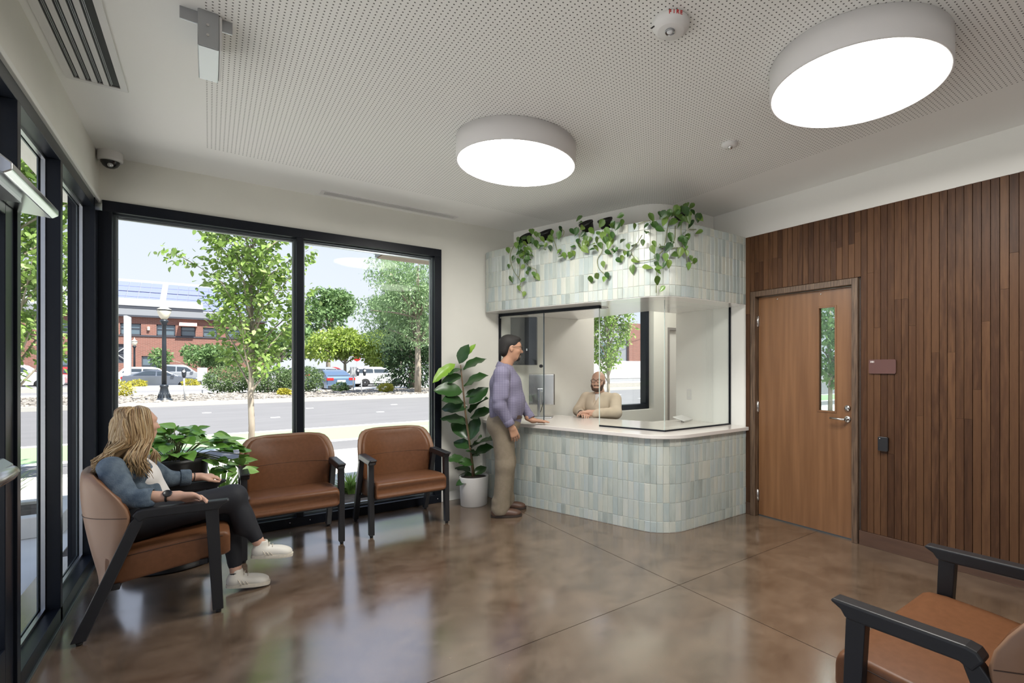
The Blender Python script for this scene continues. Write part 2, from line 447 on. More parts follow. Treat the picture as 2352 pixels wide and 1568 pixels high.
# office door in the north wall
d = thing('door_2', 'pale closed office door seen through the glass screen', 'door', (5.9, 5.36, 0)); d['kind'] = 'structure'; del d['category']
mb = MB(); mb.box(5.50, 6.31, 5.31, 5.35, .005, 2.01); obj('door_leaf', mb, 'white_paint', d, .003)
mb = MB(); mb.box(5.46, 5.50, 5.255, 5.4, 0, 2.05); mb.box(6.31, 6.35, 5.255, 5.4, 0, 2.05); mb.box(5.5, 6.31, 5.255, 5.4, 2.01, 2.05); obj('door_frame', mb, 'grille_grey', d, .003)

# ---- wood cladding: single boards on the east wall
board_meshes = {}
def board(y0, y1, z0, z1, dx):
    key = (round(y1 - y0, 4), round(z1 - z0, 3))
    if key not in board_meshes:
        b = MB(); w, hgt = key; e = .0006
        vs = [(0, 0, 0), (0, w, 0), (0, w, hgt), (0, 0, hgt), (-.017, e, 0), (-.017, w - e, 0), (-.017, w - e, hgt), (-.017, e, hgt), (-.020, e + .0012, 0), (-.020, w - e - .0012, 0), (-.020, w - e - .0012, hgt), (-.020, e + .0012, hgt)]
        fs = [(8, 11, 10, 9), (4, 7, 11, 8), (10, 6, 5, 9), (0, 3, 7, 4), (1, 5, 6, 2), (3, 2, 6, 7), (7, 6, 10, 11), (0, 4, 5, 1), (4, 8, 9, 5)]
        b.add(vs, fs); board_meshes[key] = b.mesh('board')
    o = link('board', board_meshes[key], 'plank', wall_e); o.location = (4.238 + dx, y0, z0)
mb = MB(); mb.box(4.236, WE, -1.2, 1.905, 0, 2.735); mb.box(4.236, WE, 1.905, 2.94, 2.19, 2.735); mb.box(4.236, WE, 2.94, 3.0, 0, 2.735); obj('backing', mb, 'gap_dark', wall_e)
pitch = .0503; i = 0; y = 2.998 - pitch
while y > -.55:
    y0, y1 = y + .0004, y + pitch - .0004
    if y1 > 1.91 and y0 < 2.935: z0 = 2.192
    elif y0 < 1.91: z0 = .118
    else: z0 = .118
    dx = random.uniform(-.0012, .0008)
    L = 2.733 - z0
    if L > 1.0 and random.random() < .8:
        c = z0 + L * random.choice([.25, .37, .45, .55, .63, .71, .8])
        board(y0, y1, z0, c - .0006, dx); board(y0, y1, c + .0006, 2.733, dx + random.uniform(-.001, .001))
    elif L < 1.0 and random.random() < .35:
        c = z0 + L * random.uniform(.3, .7)
        board(y0, y1, z0, round(c, 2), dx); board(y0, y1, round(c, 2) + .001, 2.733, dx)
    else: board(y0, y1, z0, 2.733, dx)
    y -= pitch
mb = MB(); mb.box(4.214, 4.238, -1.2, 1.905, 0, .115); mb.box(4.214, 4.238, 2.945, 2.999, 0, .115); struct('baseboard_east', mb, 'baseboard_wood', .002, label='dark stained wood baseboard along the clad wall')

# ---- door 1
d1 = thing('door_1', 'brown veneer door with narrow vision pane and steel lever', 'door', (4.27, 2.42, 0)); d1['kind'] = 'structure'; del d1['category']
def rectring(mb, y0, y1, z0, z1, a0, a1, b0, b1, x0, x1):
    mb.box(x0, x1, y0, a0, z0, z1); mb.box(x0, x1, a1, y1, z0, z1); mb.box(x0, x1, a0, a1, z0, b0); mb.box(x0, x1, a0, a1, b1, z1)
mb = MB(); rectring(mb, 1.968, 2.878, .012, 2.128, 2.126, 2.27, 1.07, 1.97, 4.262, 4.305); leaf = obj('door_leaf', mb, 'door_wood', d1)
mb = MB(); mb.box(4.28, 4.286, 2.126, 2.27, 1.07, 1.97); obj('vision_pane', mb, 'vision_glass', leaf)
mb = MB(); rectring(mb, 2.112, 2.284, 1.056, 1.984, 2.128, 2.268, 1.072, 1.968, 4.257, 4.263); obj('glazing_bead', mb, 'door_wood', leaf, .002)
mb = MB(); mb.box(4.263, 4.29, 1.968, 2.878, .0, .014); obj('door_sweep', mb, 'frame_grey', leaf)
mb = MB(); mb.box(4.205, 4.33, 1.912, 1.962, 0, 2.187); obj('door_jamb', mb, 'oak_dark', d1, .003)
mb = MB(); mb.box(4.205, 4.33, 2.884, 2.938, 0, 2.187); obj('door_jamb', mb, 'oak_dark', d1, .003)
mb = MB(); mb.box(4.206, 4.33, 1.962, 2.884, 2.134, 2.187); obj('door_head', mb, 'oak_dark', d1, .003)
for z in (1.90, 1.065, .20):
    mb = MB(); mb.tube([(4.250, 2.884, z - .055), (4.250, 2.884, z + .055)], .009, 10); mb.box(4.251, 4.263, 2.868, 2.882, z - .05, z + .05); obj('hinge', mb, 'steel', d1)
RX = Matrix.Rotation(-math.pi / 2, 4, 'Y')
hz, hy = 1.012, 2.018
mb = MB(); mb.lathe([(.028, 0), (.028, .007), (.024, .011), (.010, .012), (.010, .05)], (4.262, hy, hz), 20, M=RX); hd = obj('door_handle', mb, 'steel', d1)
mb = MB(); mb.tube([(4.213, hy, hz), (4.206, hy + .01, hz), (4.204, hy + .05, hz + .001), (4.206, hy + .125, hz + .004)], [.010, .010, .009, .008], 10); obj('lever', mb, 'steel', hd)
mb = MB(); mb.lathe([(.026, 0), (.026, .010), (.021, .016), (.012, .017), (.012, .02)], (4.262, hy, 1.105), 20, M=RX); obj('deadbolt', mb, 'steel', d1)
for (yy, zz) in ((2.675, 2.095), (2.25, 2.093)):
    mb = MB(); mb.lathe([(.007, 0), (.007, .004), (.003, .007)], (4.262, yy, zz), 10, M=RX); obj('bolt_cap', mb, 'steel', d1)
# wall sign and reader
sg = thing('room_sign', 'small maroon room number plaque right of the wood door', 'sign', (4.212, 1.725, 1.40))
def rrect(w, h, r, n=5):
    pts = []
    for (cx, cy, a0) in ((w / 2 - r, h / 2 - r, 0), (-w / 2 + r, h / 2 - r, 90), (-w / 2 + r, -h / 2 + r, 180), (w / 2 - r, -h / 2 + r, 270)):
        for k in range(n + 1):
            a = math.radians(a0 + 90 * k / n); pts.append((cx + r * math.cos(a), cy + r * math.sin(a)))
    return pts
mb = MB(); mb.prism([(1.724 + a, 1.455 + b) for a, b in rrect(.2, .112, .012)], 4.205, 4.214, 'x'); obj('plate', mb, 'plaque', sg)
def text_mesh(name, body, size, m, parent, loc, rot, extr=.0006, spacing=1.0, bold=0.0):
    c = bpy.data.curves.new(name, 'FONT'); c.body = body; c.size = size; c.extrude = extr; c.align_x = 'CENTER'; c.align_y = 'CENTER'; c.space_character = spacing; c.offset = bold
    t = bpy.data.objects.new('tmp', c); COL.objects.link(t)
    bpy.context.view_layer.update()
    me = bpy.data.meshes.new_from_object(t.evaluated_get(bpy.context.evaluated_depsgraph_get()))
    bpy.data.objects.remove(t)
    me.materials.clear()
    o = link(name, me, m, parent); o.location = Vector(loc) - ROOT.get(parent.name, Vector()); o.rotation_euler = rot
    return o
text_mesh('lettering', '101', .020, 'plaque_ink', sg, (4.2043, 1.797, 1.492), (math.pi / 2, 0, -math.pi / 2), spacing=1.15, bold=.0007)
cr = thing('card_reader', 'black card reader on the wood wall by the door', 'card reader', (4.212, 1.713, .79))
mb = MB(); mb.prism([(1.713 + a, .845 + b) for a, b in rrect(.075, .112, .010)], 4.190, 4.214, 'x'); obj('housing', mb, 'plastic_black', cr, .003)
mb = MB(); mb.box(4.188, 4.1905, 1.732, 1.738, .885, .889); obj('indicator', mb, 'plaque_ink', cr)
sw = thing('light_switch', 'white light switch plate on the office partition', 'switch', (WE, 3.76, 1.09))
mb = MB(); mb.box(WE - .006, WE, 3.725, 3.795, 1.09, 1.205); obj('plate', mb, 'plastic_white', sw, .002)
mb = MB(); mb.box(WE - .010, WE - .005, 3.744, 3.776, 1.115, 1.18); obj('rocker', mb, 'trim_white', sw, .002)

# ---- big window (north)
def window_bars(win, bars, m='frame_black', bevel=.002):
    for nm, b in bars:
        mb = MB(); mb.box(*b); obj(nm, mb, m, win, bevel)
w1 = thing('window_1', 'large black framed street window in two panes', 'window', (.66, 5.3, 0)); w1['kind'] = 'structure'; del w1['category']
F0, F1 = 5.235, 5.40
window_bars(w1, [('frame_head', (-.64, 1.972, F0, F1, 2.63, 2.712)), ('frame_sill', (-.64, 1.972, F0, F1, .0, .085)), ('frame_jamb', (-.66, -.585, F0, F1, .085, 2.63)), ('frame_jamb', (1.90, 1.972, F0, F1, .085, 2.63)), ('mullion', (.626, .682, F0, F1, .085, 2.63))])
for (x0, x1) in ((-.585, .626), (.682, 1.90)):
    mb = MB(); mb.box(x0, x1, 5.322, 5.332, .085, 2.63); obj('pane', mb, 'window_glass', w1)
    mb = MB(); t = .014
    mb.box(x0, x1, 5.30, 5.322, 2.616, 2.63); mb.box(x0, x1, 5.30, 5.322, .085, .10); mb.box(x0, x0 + t, 5.30, 5.322, .1, 2.616); mb.box(x1 - t, x1, 5.30, 5.322, .1, 2.616)
    obj('glazing_stop', mb, 'frame_grey', w1)
    mb = MB(); mb.box(x0, x1, 5.335, 5.36, 2.60, 2.63); mb.box(x0, x1, 5.335, 5.36, .085, .115); mb.box(x0, x0 + .022, 5.335, 5.36, .115, 2.60); mb.box(x1 - .022, x1, 5.335, 5.36, .115, 2.60)
    obj('outer_stop', mb, 'alu', w1)
for xx in (.575, .735, 1.93):
    mb = MB(); mb.lathe([(.006, 0), (.006, .003), (.002, .004)], (xx, F0, .045), 8, M=Matrix.Rotation(math.pi / 2, 4, 'X')); obj('screw', mb, 'alu_bright', w1)
# ---- office window, set deep in the wall
w3 = thing('window_3', 'black framed office window behind the reception', 'window', (4.6, 5.42, .84)); w3['kind'] = 'structure'; del w3['category']
window_bars(w3, [('frame_jamb', (4.06, 4.125, 5.36, 5.48, .84, 2.35)), ('frame_jamb', (5.105, 5.17, 5.36, 5.48, .84, 2.35)), ('frame_sill', (4.125, 5.105, 5.36, 5.48, .84, .91)), ('frame_head', (4.125, 5.105, 5.36, 5.48, 2.28, 2.35))])
mb = MB(); mb.box(4.125, 5.105, 5.42, 5.43, .91, 2.28); obj('pane', mb, 'window_glass', w3)
w4 = thing('window_4', 'window at the end of the corridor', 'window', (6.55, 3.1, .5)); w4['kind'] = 'structure'; del w4['category']
window_bars(w4, [('frame_jamb', (6.51, 6.6, 2.5, 2.56, .5, 2.35)), ('frame_jamb', (6.51, 6.6, 3.64, 3.7, .5, 2.35)), ('frame_sill', (6.51, 6.6, 2.56, 3.64, .5, .56)), ('frame_head', (6.51, 6.6, 2.56, 3.64, 2.29, 2.35))])
mb = MB(); mb.box(6.55, 6.56, 2.56, 3.64, .56, 2.29); obj('pane', mb, 'window_glass', w4)

# ---- west storefront
w2 = thing('window_2', 'black aluminium storefront glazing left of the seats', 'window', (-.74, 1.8, 0)); w2['kind'] = 'structure'; del w2['category']
A0, A1 = -.755, -.665
bars = [('frame_head', (A0, A1, -3.2, 5.10, 2.62, 2.70)), ('frame_sill', (A0, A1, 3.32, 5.10, 0, .09)), ('frame_sill', (A0, A1, -3.2, 2.27, 0, .09)), ('corner_post', (-.80, A1 + .005, 5.10, 5.40, 0, 2.712)), ('transom', (A0, A1, 2.27, 3.32, 2.20, 2.27))]
for ym in (4.07, 3.27, 2.22, 1.15, .1, -1.0, -2.1): bars.append(('mullion', (A0, A1, ym, ym + .05, .0, 2.62)))
window_bars(w2, bars)
glz = [(4.12, 5.10, .09, 2.62), (3.32, 4.07, .09, 2.62), (2.27, 3.27, 2.27, 2.62), (1.2, 2.22, .09, 2.62), (.15, 1.15, .09, 2.62), (-.95, .1, .09, 2.62), (-2.05, -1.0, .09, 2.62)]
for (y0, y1, z0, z1) in glz:
    mb = MB(); mb.box(-.748, -.740, y0, y1, z0, z1); obj('pane', mb, 'window_glass', w2)
    mb = MB(); t = .016
    for (xa, xb) in ((-.739, -.722),):
        mb.box(xa, xb, y0, y1, z1 - t, z1); mb.box(xa, xb, y0, y1, z0, z0 + t); mb.box(xa, xb, y0, y0 + t, z0 + t, z1 - t); mb.box(xa, xb, y1 - t, y1, z0 + t, z1 - t)
    obj('glazing_stop', mb, 'alu', w2)
    mb = MB(); mb.box(-.755, -.749, y0, y1, z1 - .012, z1); mb.box(-.755, -.749, y0, y1, z0, z0 + .012); mb.box(-.755, -.749, y0, y0 + .012, z0, z1); mb.box(-.755, -.749, y1 - .012, y1, z0, z1)
    obj('outer_stop', mb, 'frame_grey', w2)
mb = MB(); mb.box(-.70, -.655, 3.3, 5.24, 0, .012); obj('sill_flashing', mb, 'frame_grey', w2, .002)
d3 = thing('door_3', 'black aluminium entrance door with panic bar', 'door', (-.74, 2.8, 0)); d3['kind'] = 'structure'; del d3['category']
mb = MB(); rectring(mb, 2.275, 3.262, .01, 2.195, 2.38, 3.155, .27, 2.09, -.735, -.675); obj('door_leaf', mb, 'frame_black', d3, .003)
mb = MB(); mb.box(-.71, -.70, 2.38, 3.155, .27, 2.09); obj('pane', mb, 'window_glass', d3)
pb = MB(); pb.prism([(-.675, 1.02), (-.61, 1.02), (-.585, 1.045), (-.585, 1.085), (-.61, 1.11), (-.675, 1.11)], 2.46, 2.83, 'y'); bar = obj('panic_bar', pb, 'alu', d3, .004)
mb = MB(); mb.tube([(-.60, 2.30, 1.055), (-.60, 2.80, 1.055), (-.595, 2.835, 1.055)], [.033, .033, .026], 16); obj('push_bar', mb, 'steel', bar)
mb = MB(); mb.prism([(-.675, .985), (-.635, .985), (-.625, .995), (-.625, 1.15), (-.635, 1.16), (-.675, 1.16)], 2.70, 2.79, 'y'); obj('latch_case', mb, 'steel', bar, .004)
dc = thing('door_closer', 'silver door closer cover at the top of the entrance door', 'door closer', (-.62, 3.0, 2.12))
mb = MB(); mb.prism([(-.674, 2.135), (-.565, 2.125), (-.545, 2.14), (-.545, 2.165), (-.60, 2.215), (-.674, 2.215)], 2.62, 3.30, 'y'); obj('cover', mb, 'alu_bright', dc, .004)
mb = MB(); mb.box(-.66, -.60, 2.66, 3.0, 2.112, 2.132); obj('base_plate', mb, 'alu', dc)
# ------------------------------------------------------------------ reception counter, worktop, bulkhead, screens
def face_path(n_arc=14):
    """plan of the tiled front: wall end, slanted run, round corner, run to the wood wall"""
    k = .305
    pts = []
    p0, c, p1 = (2.53, 5.26), (2.432, 5.225), (2.62 + k * (4.59 - 5.0), 5.0)
    for i in range(7):
        t = i / 6; pts.append(((1 - t) ** 2 * p0[0] + 2 * t * (1 - t) * c[0] + t * t * p1[0], (1 - t) ** 2 * p0[1] + 2 * t * (1 - t) * c[1] + t * t * p1[1]))
    Yc = 3.0; Xc = 2.62 + k * (4.59 - Yc)
    d = Vector((k, -1)).normalized(); R = .34; turn = math.acos(d.x); tl = R * math.tan(turn / 2)
    a = Vector((Xc, Yc)) - d * tl
    nrm = Vector((-d.y, d.x)); cen = a + nrm * R
    a0 = math.atan2(a.y - cen.y, a.x - cen.x)
    for i in range(n_arc + 1):
        t = a0 + turn * i / n_arc; pts.append((cen.x + R * math.cos(t), cen.y + R * math.sin(t)))
    pts.append((4.235, Yc))
    return pts
PATH = face_path()
def offset(pts, dist):
    out = []
    for i, p in enumerate(pts):
        a = Vector(pts[max(i - 1, 0)]); b = Vector(pts[min(i + 1, len(pts) - 1)])
        t = (b - a).normalized(); nrm = Vector((t.y, -t.x))  # outward (towards the lobby)
        out.append((p[0] + nrm.x * dist, p[1] + nrm.y * dist))
    return out
def along(pts, s):
    for i in range(len(pts) - 1):
        a = Vector(pts[i]); b = Vector(pts[i + 1]); L = (b - a).length
        if s <= L or i == len(pts) - 2: return a + (b - a) * (s / L), (b - a).normalized()
        s -= L
LEN = sum((Vector(PATH[i + 1]) - Vector(PATH[i])).length for i in range(len(PATH) - 1))
tile_meshes = {}
def tile_mesh(w, h):
    key = (round(w, 4), round(h, 4))
    if key not in tile_meshes:
        b = MB(); x, z = w / 2, h / 2; e = .0022; q = .004
        vs = [(-x, 0, -z), (x, 0, -z), (x, 0, z), (-x, 0, z), (-x, -.006, -z), (x, -.006, -z), (x, -.006, z), (-x, -.006, z), (-x + e, -.0082, -z + e), (x - e, -.0082, -z + e), (x - e, -.0082, z - e), (-x + e, -.0082, z - e), (0, -.0092, 0)]
        fs = [(0, 1, 5, 4), (1, 2, 6, 5), (2, 3, 7, 6), (3, 0, 4, 7), (4, 5, 9, 8), (5, 6, 10, 9), (6, 7, 11, 10), (7, 4, 8, 11), (8, 9, 12), (9, 10, 12), (10, 11, 12), (11, 8, 12)]
        b.add(vs, fs); tile_meshes[key] = b.mesh('tile')
    return tile_meshes[key]
def tile_run(parent, rows):
    pitch = .0556; n = int((LEN - .03) / pitch); items = []
    for (z0, z1) in rows:
        for k in range(n):
            s = LEN - .003 - (k + .5) * pitch
            p, t = along(PATH, s); items.append((k, p, t, z0, z1))
    items.sort(key=lambda it: (it[1].x ** 2 + it[1].y ** 2))
    rest = MB()
    for i, (k, p, t, z0, z1) in enumerate(items):
        w = .0556 - .0022; hh = z1 - z0 - .0022
        ang = math.atan2(t.y, t.x) + random.uniform(-.012, .012)
        jz = random.uniform(-.0006, .0006); prd = -.0042 + random.uniform(-.0008, .0012)
        nx, ny = t.y, -t.x
        loc = Vector((p.x + nx * prd, p.y + ny * prd, (z0 + z1) / 2 + jz))
        me = tile_mesh(w, hh)
        if i < 300:
            o = link('tile', me, 'tile', parent); o.location = loc - ROOT[parent.name]; o.rotation_euler = (random.uniform(-.006, .006), 0, ang)
        else:
            M = Matrix.Translation(loc) @ Matrix.Rotation(ang, 4, 'Z')
            rest.add([tuple(M @ v.co) for v in me.vertices], [tuple(f.vertices) for f in me.polygons])
    if rest.v:
        o = obj('tile_field', rest, 'tile', parent); o['kind'] = 'stuff'
rc = thing('reception_counter', 'rounded reception counter clad in pale green upright tiles', 'counter', (3.3, 3.9, 0))
inner = [(min(p[0], 4.235), min(p[1], WN - .003)) for p in offset(PATH, -.16)]; PATH[0] = (PATH[0][0], WN - .003)
mb = MB(); mb.prism(PATH + inner[::-1], 0, .824); obj('carcass', mb, 'grout', rc)
tile_run(rc, [(0.002, .098), (.098, .262), (.262, .426), (.426, .590), (.590, .754), (.754, .823)])
# worktop
outer = offset(PATH, .038); outer[0] = (2.50, WN - .002); outer[-1] = (4.236, outer[-1][1])
top_poly = outer + [(4.236, 2.99), (4.248, 3.0), (4.248, 3.87), (3.80, 3.90), (3.62, 4.36), (3.46, 5.0), (3.40, WN - .002)]
mb = MB(); mb.prism(top_poly, .825, .86)
tag(obj('countertop', mb, 'quartz', None, .004), 'cream stone worktop on the tiled reception counter', 'countertop')
# bulkhead above, with planter ledge
back = [(4.248, 3.0), (4.248, 3.95), (3.83, 3.98), (3.80, WN - .002), (2.53, WN - .002)]
mb = MB(); mb.prism(PATH[:-1] + [(4.235, 3.0)] + back[:-1], 2.075, 2.738)
bh = struct('wall_bulkhead', mb, 'grout', label='tiled bulkhead over the reception window with a plant ledge'); ROOT[bh.name] = Vector((0, 0, 0))
tile_run(bh, [(2.072, 2.171), (2.171, 2.335), (2.335, 2.499), (2.499, 2.663), (2.663, 2.739)])
mb = MB(); mb.prism(offset(PATH, -.001)[:-1] + [(4.234, 3.001)] + back[:-1], 2.068, 2.076); obj('soffit', mb, 'gloss_soffit', bh)
def upper_path(off):
    d_ = Vector((.305, -1)).normalized(); R_u = .34; Xu = lambda y: 2.62 + off / .9565 + .305 * (4.59 - y); yb_u = 3.0 + off
    turn = math.acos(d_.x); a_u = Vector((Xu(yb_u), yb_u)) - d_ * R_u * math.tan(turn / 2); cen = a_u + Vector((-d_.y, d_.x)) * R_u; t0 = math.atan2(a_u.y - cen.y, a_u.x - cen.x)
    return [(Xu(WN - .002), WN - .002)] + [(cen.x + R_u * math.cos(t0 + turn * i / 12), cen.y + R_u * math.sin(t0 + turn * i / 12)) for i in range(13)] + [(WE - .002, yb_u)]
mb = MB(); mb.prism(upper_path(.42) + upper_path(.54)[::-1], 2.738, CEIL - .001); struct('wall_upper', mb, 'white_paint', label='curved white wall set back above the plant ledge')
dl = thing('downlight', 'small recessed round downlight in the white reception soffit', 'light', (3.22, 4.03, 2.055))
mb = MB(); mb.lathe([(.045, 2.068), (.045, 2.06), (.06, 2.058), (.062, 2.067)], (3.22, 4.03, 0), 24, cap=False); obj('trim_ring', mb, 'plastic_white', dl)
mb = MB(); mb.lathe([(.044, 2.0665), (.03, 2.0663), (.012, 2.0662)], (3.22, 4.03, 0), 20); obj('lens', mb, 'steel', dl)
# glass screens
def gx(y): return 2.87 + .305 * (4.59 - y)
def slab_between(mb, a, b, th, z0, z1):
    t = (Vector(b) - Vector(a)).normalized(); nrm = Vector((t.y, -t.x)) * th / 2
    poly = [(a[0] + nrm.x, a[1] + nrm.y), (b[0] + nrm.x, b[1] + nrm.y), (b[0] - nrm.x, b[1] - nrm.y), (a[0] - nrm.x, a[1] - nrm.y)]
    mb.prism(poly, z0, z1); return mb
C = (gx(3.207), 3.207)
gs = thing('glass_screen', 'fixed corner glass screen standing on the stone worktop', 'glass screen', (3.3, 3.2, .86))
P0 = (gx(3.90), 3.90)
obj('pane', slab_between(MB(), P0, C, .010, .868, 2.066), 'screen_glass', gs)
obj('pane', slab_between(MB(), (C[0] + .004, C[1]), (4.236, 3.207), .010, .868, 2.066), 'screen_glass', gs)
obj('bottom_channel', slab_between(MB(), P0, C, .018, .8605, .874), 'frame_black', gs)
obj('bottom_channel', slab_between(MB(), C, (4.236, 3.207), .018, .8605, .874), 'frame_black', gs)
mb = MB(); mb.box(4.236, 4.249, 3.197, 3.217, .8605, 2.066); obj('wall_channel', mb, 'frame_black', gs)
for yy in (3.902, 3.2085):
    mb = MB(); mb.box(gx(yy) - .005, gx(yy) + .005, yy - .0012, yy + .0012, .874, 2.066); obj('glint_strip', mb, 'edge_glint', gs)  # opaque pale strips, the bright glint of the pane edges as colour
sl = thing('sliding_window', 'sliding glass pane with black track beside the standing man', 'glass screen', (2.75, 4.9, .86))
W0 = (gx(5.25), 5.25); T1 = (gx(3.89), 3.89); S1 = (gx(4.60), 4.60)
obj('track', slab_between(MB(), W0, T1, .034, 2.036, 2.066), 'frame_black', sl)
obj('pane', slab_between(MB(), (W0[0], W0[1] - .02), S1, .010, .866, 2.04), 'screen_glass', sl)
mb = MB(); mb.box(W0[0] - .012, W0[0] + .012, 5.236, 5.258, .8605, 2.04); obj('wall_channel', mb, 'frame_black', sl)
obj('guide', slab_between(MB(), (gx(4.69), 4.69), (gx(4.585), 4.585), .02, .8605, .868), 'frame_black', sl)
obj('edge_strip', slab_between(MB(), (gx(4.606), 4.606), (gx(4.598), 4.598), .012, .868, 2.036), 'frame_grey', sl)
dirn = Vector((-.957, -.292, 0)); mb = MB(); q = dirn.to_track_quat('Z', 'Y').to_matrix().to_4x4()
mb.lathe([(.016, -.014), (.018, -.010), (.018, .010), (.016, .014)], (gx(4.64), 4.64, 1.462), 16, M=q); obj('finger_pull', mb, 'plastic_black', sl)

# ------------------------------------------------------------------ ceiling fixtures
def disc_lamp(x, y, label, r=.412, m='lamp_disc'):
    L = thing('disc_lamp', label, 'ceiling lamp', (x, y, 2.9), group='round ceiling lamps')
    mb = MB(); mb.lathe([(r + .0, 3.05), (r + .012, 3.048), (r + .012, 2.902), (r + .008, 2.898), (r, 2.898), (r, 2.906)], (x, y, 0), 96, cap=False); obj('housing', mb, 'lamp_body', L)
    mb = MB(); mb.lathe([(r, 2.904), (r * .5, 2.9035), (.001, 2.9035)], (x, y, 0), 96, cap=False); obj('diffuser', mb, m, L)
    return L
disc_lamp(2.67, 1.225, 'big glowing round ceiling lamp nearest the wood wall')
disc_lamp(1.749, 3.173, 'glowing round ceiling lamp between the street window and the hanging plants')
disc_lamp(4.85, 4.45, 'unseen round ceiling lamp added to brighten the back office', m='office_fill_disc')  # added out of view to brighten the office and partition
fa = thing('fire_alarm', 'white round fire strobe with red lettering on the perforated ceiling', 'fire alarm', (1.69, 1.607, 2.97))
c = (1.69, 1.607, 0)
mb = MB(); mb.lathe([(.078, 3.05), (.086, 3.042), (.086, 3.026), (.078, 3.012), (.062, 3.001), (.060, 3.0), (.001, 2.999)], c, 40, cap=False); obj('housing', mb, 'plastic_white', fa)
mb = MB(); mb.lathe([(.022, 3.001), (.023, 2.992), (.021, 2.990), (.020, 2.996), (.001, 2.996)], (1.680, 1.604, 0), 24, cap=False); obj('strobe_bezel', mb, 'alu', fa)
mb = MB(); mb.blob((1.680, 1.604, 2.997), (.016, .016, .010), 2); obj('strobe_lens', mb, 'head_light', fa)
mb = MB(); mb.box(1.6165, 1.6195, 1.640, 1.662, 3.014, 3.020); obj('slot', mb, 'slot_black', fa)
# red letters wrapped on the near flank of the housing
vd = Vector((0 - 1.69, 0 - 1.607, 0)).normalized(); a_mid = math.atan2(vd.y, vd.x) + .26
for i_, ch in enumerate('FIRE'):
    a = a_mid + (i_ - 1.5) * .20
    pos = Vector((1.69 + .0862 * math.cos(a), 1.607 + .0862 * math.sin(a), 3.034))
    # stand the letter on the side wall, reading from below
    nx = Vector((math.cos(a), math.sin(a), -.15)).normalized(); right = Vector((-math.sin(a), math.cos(a), 0)); upv = nx.cross(right).normalized()
    R = Matrix((right, upv, nx)).transposed().to_4x4()
    o = text_mesh('letter', ch, .023, 'red_ink', fa, (0, 0, 0), (0, 0, 0), extr=.0008, bold=.0009)
    o.matrix_basis = Matrix.Translation(pos - ROOT[fa.name]) @ R
sn = thing('ceiling_sensor', 'small white round motion sensor on the ceiling between the lamps', 'sensor', (2.949, 2.23, 3.0))
mb = MB(); mb.lathe([(.055, 3.05), (.058, 3.042), (.052, 3.032), (.034, 3.024), (.001, 3.023)], (2.949, 2.23, 0), 32, cap=False); obj('housing', mb, 'plastic_white', sn)
mb = MB(); mb.lathe([(.018, 3.024), (.017, 3.014), (.010, 3.008), (.001, 3.006)], (2.944, 2.222, 0), 24, cap=False); obj('lens', mb, 'steel', sn)
cd = thing('dome_camera', 'white dome security camera with black bubble in the ceiling corner', 'security camera', (-.585, 5.14, 2.95))
c = (-.585, 5.14, 0)
mb = MB(); mb.lathe([(.070, 3.05), (.072, 3.0), (.070, 2.985), (.056, 2.978), (.054, 2.985)], c, 40, cap=False); obj('housing', mb, 'plastic_white', cd)
mb = MB(); mb.lathe([(.055, 2.985), (.052, 2.965), (.040, 2.945), (.022, 2.932), (.001, 2.929)], c, 32, cap=False); obj('dome', mb, 'dome_black', cd)
mb = MB(); mb.blob((-.58, 5.10, 2.945), (.018, .016, .018), 2); obj('lens', mb, 'alu_bright', cd)
# slot diffuser by the entrance
v1 = thing('slot_diffuser', 'white slot air diffuser in the ceiling above the entrance', 'air vent', (-.49, 3.2, 3.04))
mb = MB(); X0, X1, Y0, Y1 = -.625, -.372, 2.2, 3.945
mb.box(X0, X0 + .035, Y0, Y1, 3.041, 3.05); mb.box(X1 - .03, X1, Y0, Y1, 3.041, 3.05); mb.box(X0 + .035, X1 - .03, Y1 - .03, Y1, 3.041, 3.05); mb.box(X0 + .035, X1 - .03, Y0, Y0 + .03, 3.041, 3.05)
obj('frame', mb, 'plastic_white', v1)
mb = MB(); mb.box(X0 + .034, X1 - .029, Y0 + .029, Y1 - .029, 3.047, 3.0495); obj('plenum', mb, 'slot_black', v1)
for k in range(3):
    xx = X0 + .035 + .024 + k * .047
    mb = MB(); mb.box(xx, xx + .023, Y0 + .03, Y1 - .03, 3.042, 3.048); obj('bar', mb, 'plastic_white', v1)
for k in range(4):
    xx = X0 + .035 + .009 + k * .047
    mb = MB(); mb.box(xx, xx + .0025, Y0 + .03, Y1 - .04, 3.0425, 3.047); mb.box(xx + .006, xx + .0085, Y0 + .03, Y1 - .06, 3.0425, 3.047); obj('vane', mb, 'alu', v1)
v2 = thing('linear_grille', 'long linear air grille in the ceiling above the street window', 'air vent', (1.43, 5.1, 3.04))
X0, X1, Y0, Y1 = .80, 2.09, 5.055, 5.175
mb = MB(); mb.box(X0, X1, Y0, Y0 + .018, 3.042, 3.05); mb.box(X0, X1, Y1 - .018, Y1, 3.042, 3.05); mb.box(X0, X0 + .03, Y0 + .018, Y1 - .018, 3.042, 3.05); mb.box(X1 - .03, X1, Y0 + .018, Y1 - .018, 3.042, 3.05); obj('frame', mb, 'plastic_white', v2)
mb = MB(); mb.box(X0 + .02, X1 - .02, Y0 + .01, Y1 - .01, 3.047, 3.0495); obj('plenum', mb, 'slot_black', v2)
for k in range(4):
    yy = Y0 + .0275 + k * .0205
    mb = MB(); mb.box(X0 + .03, X1 - .03, yy + .003, yy + .0105, 3.043, 3.047); obj('slat', mb, 'plastic_white', v2)
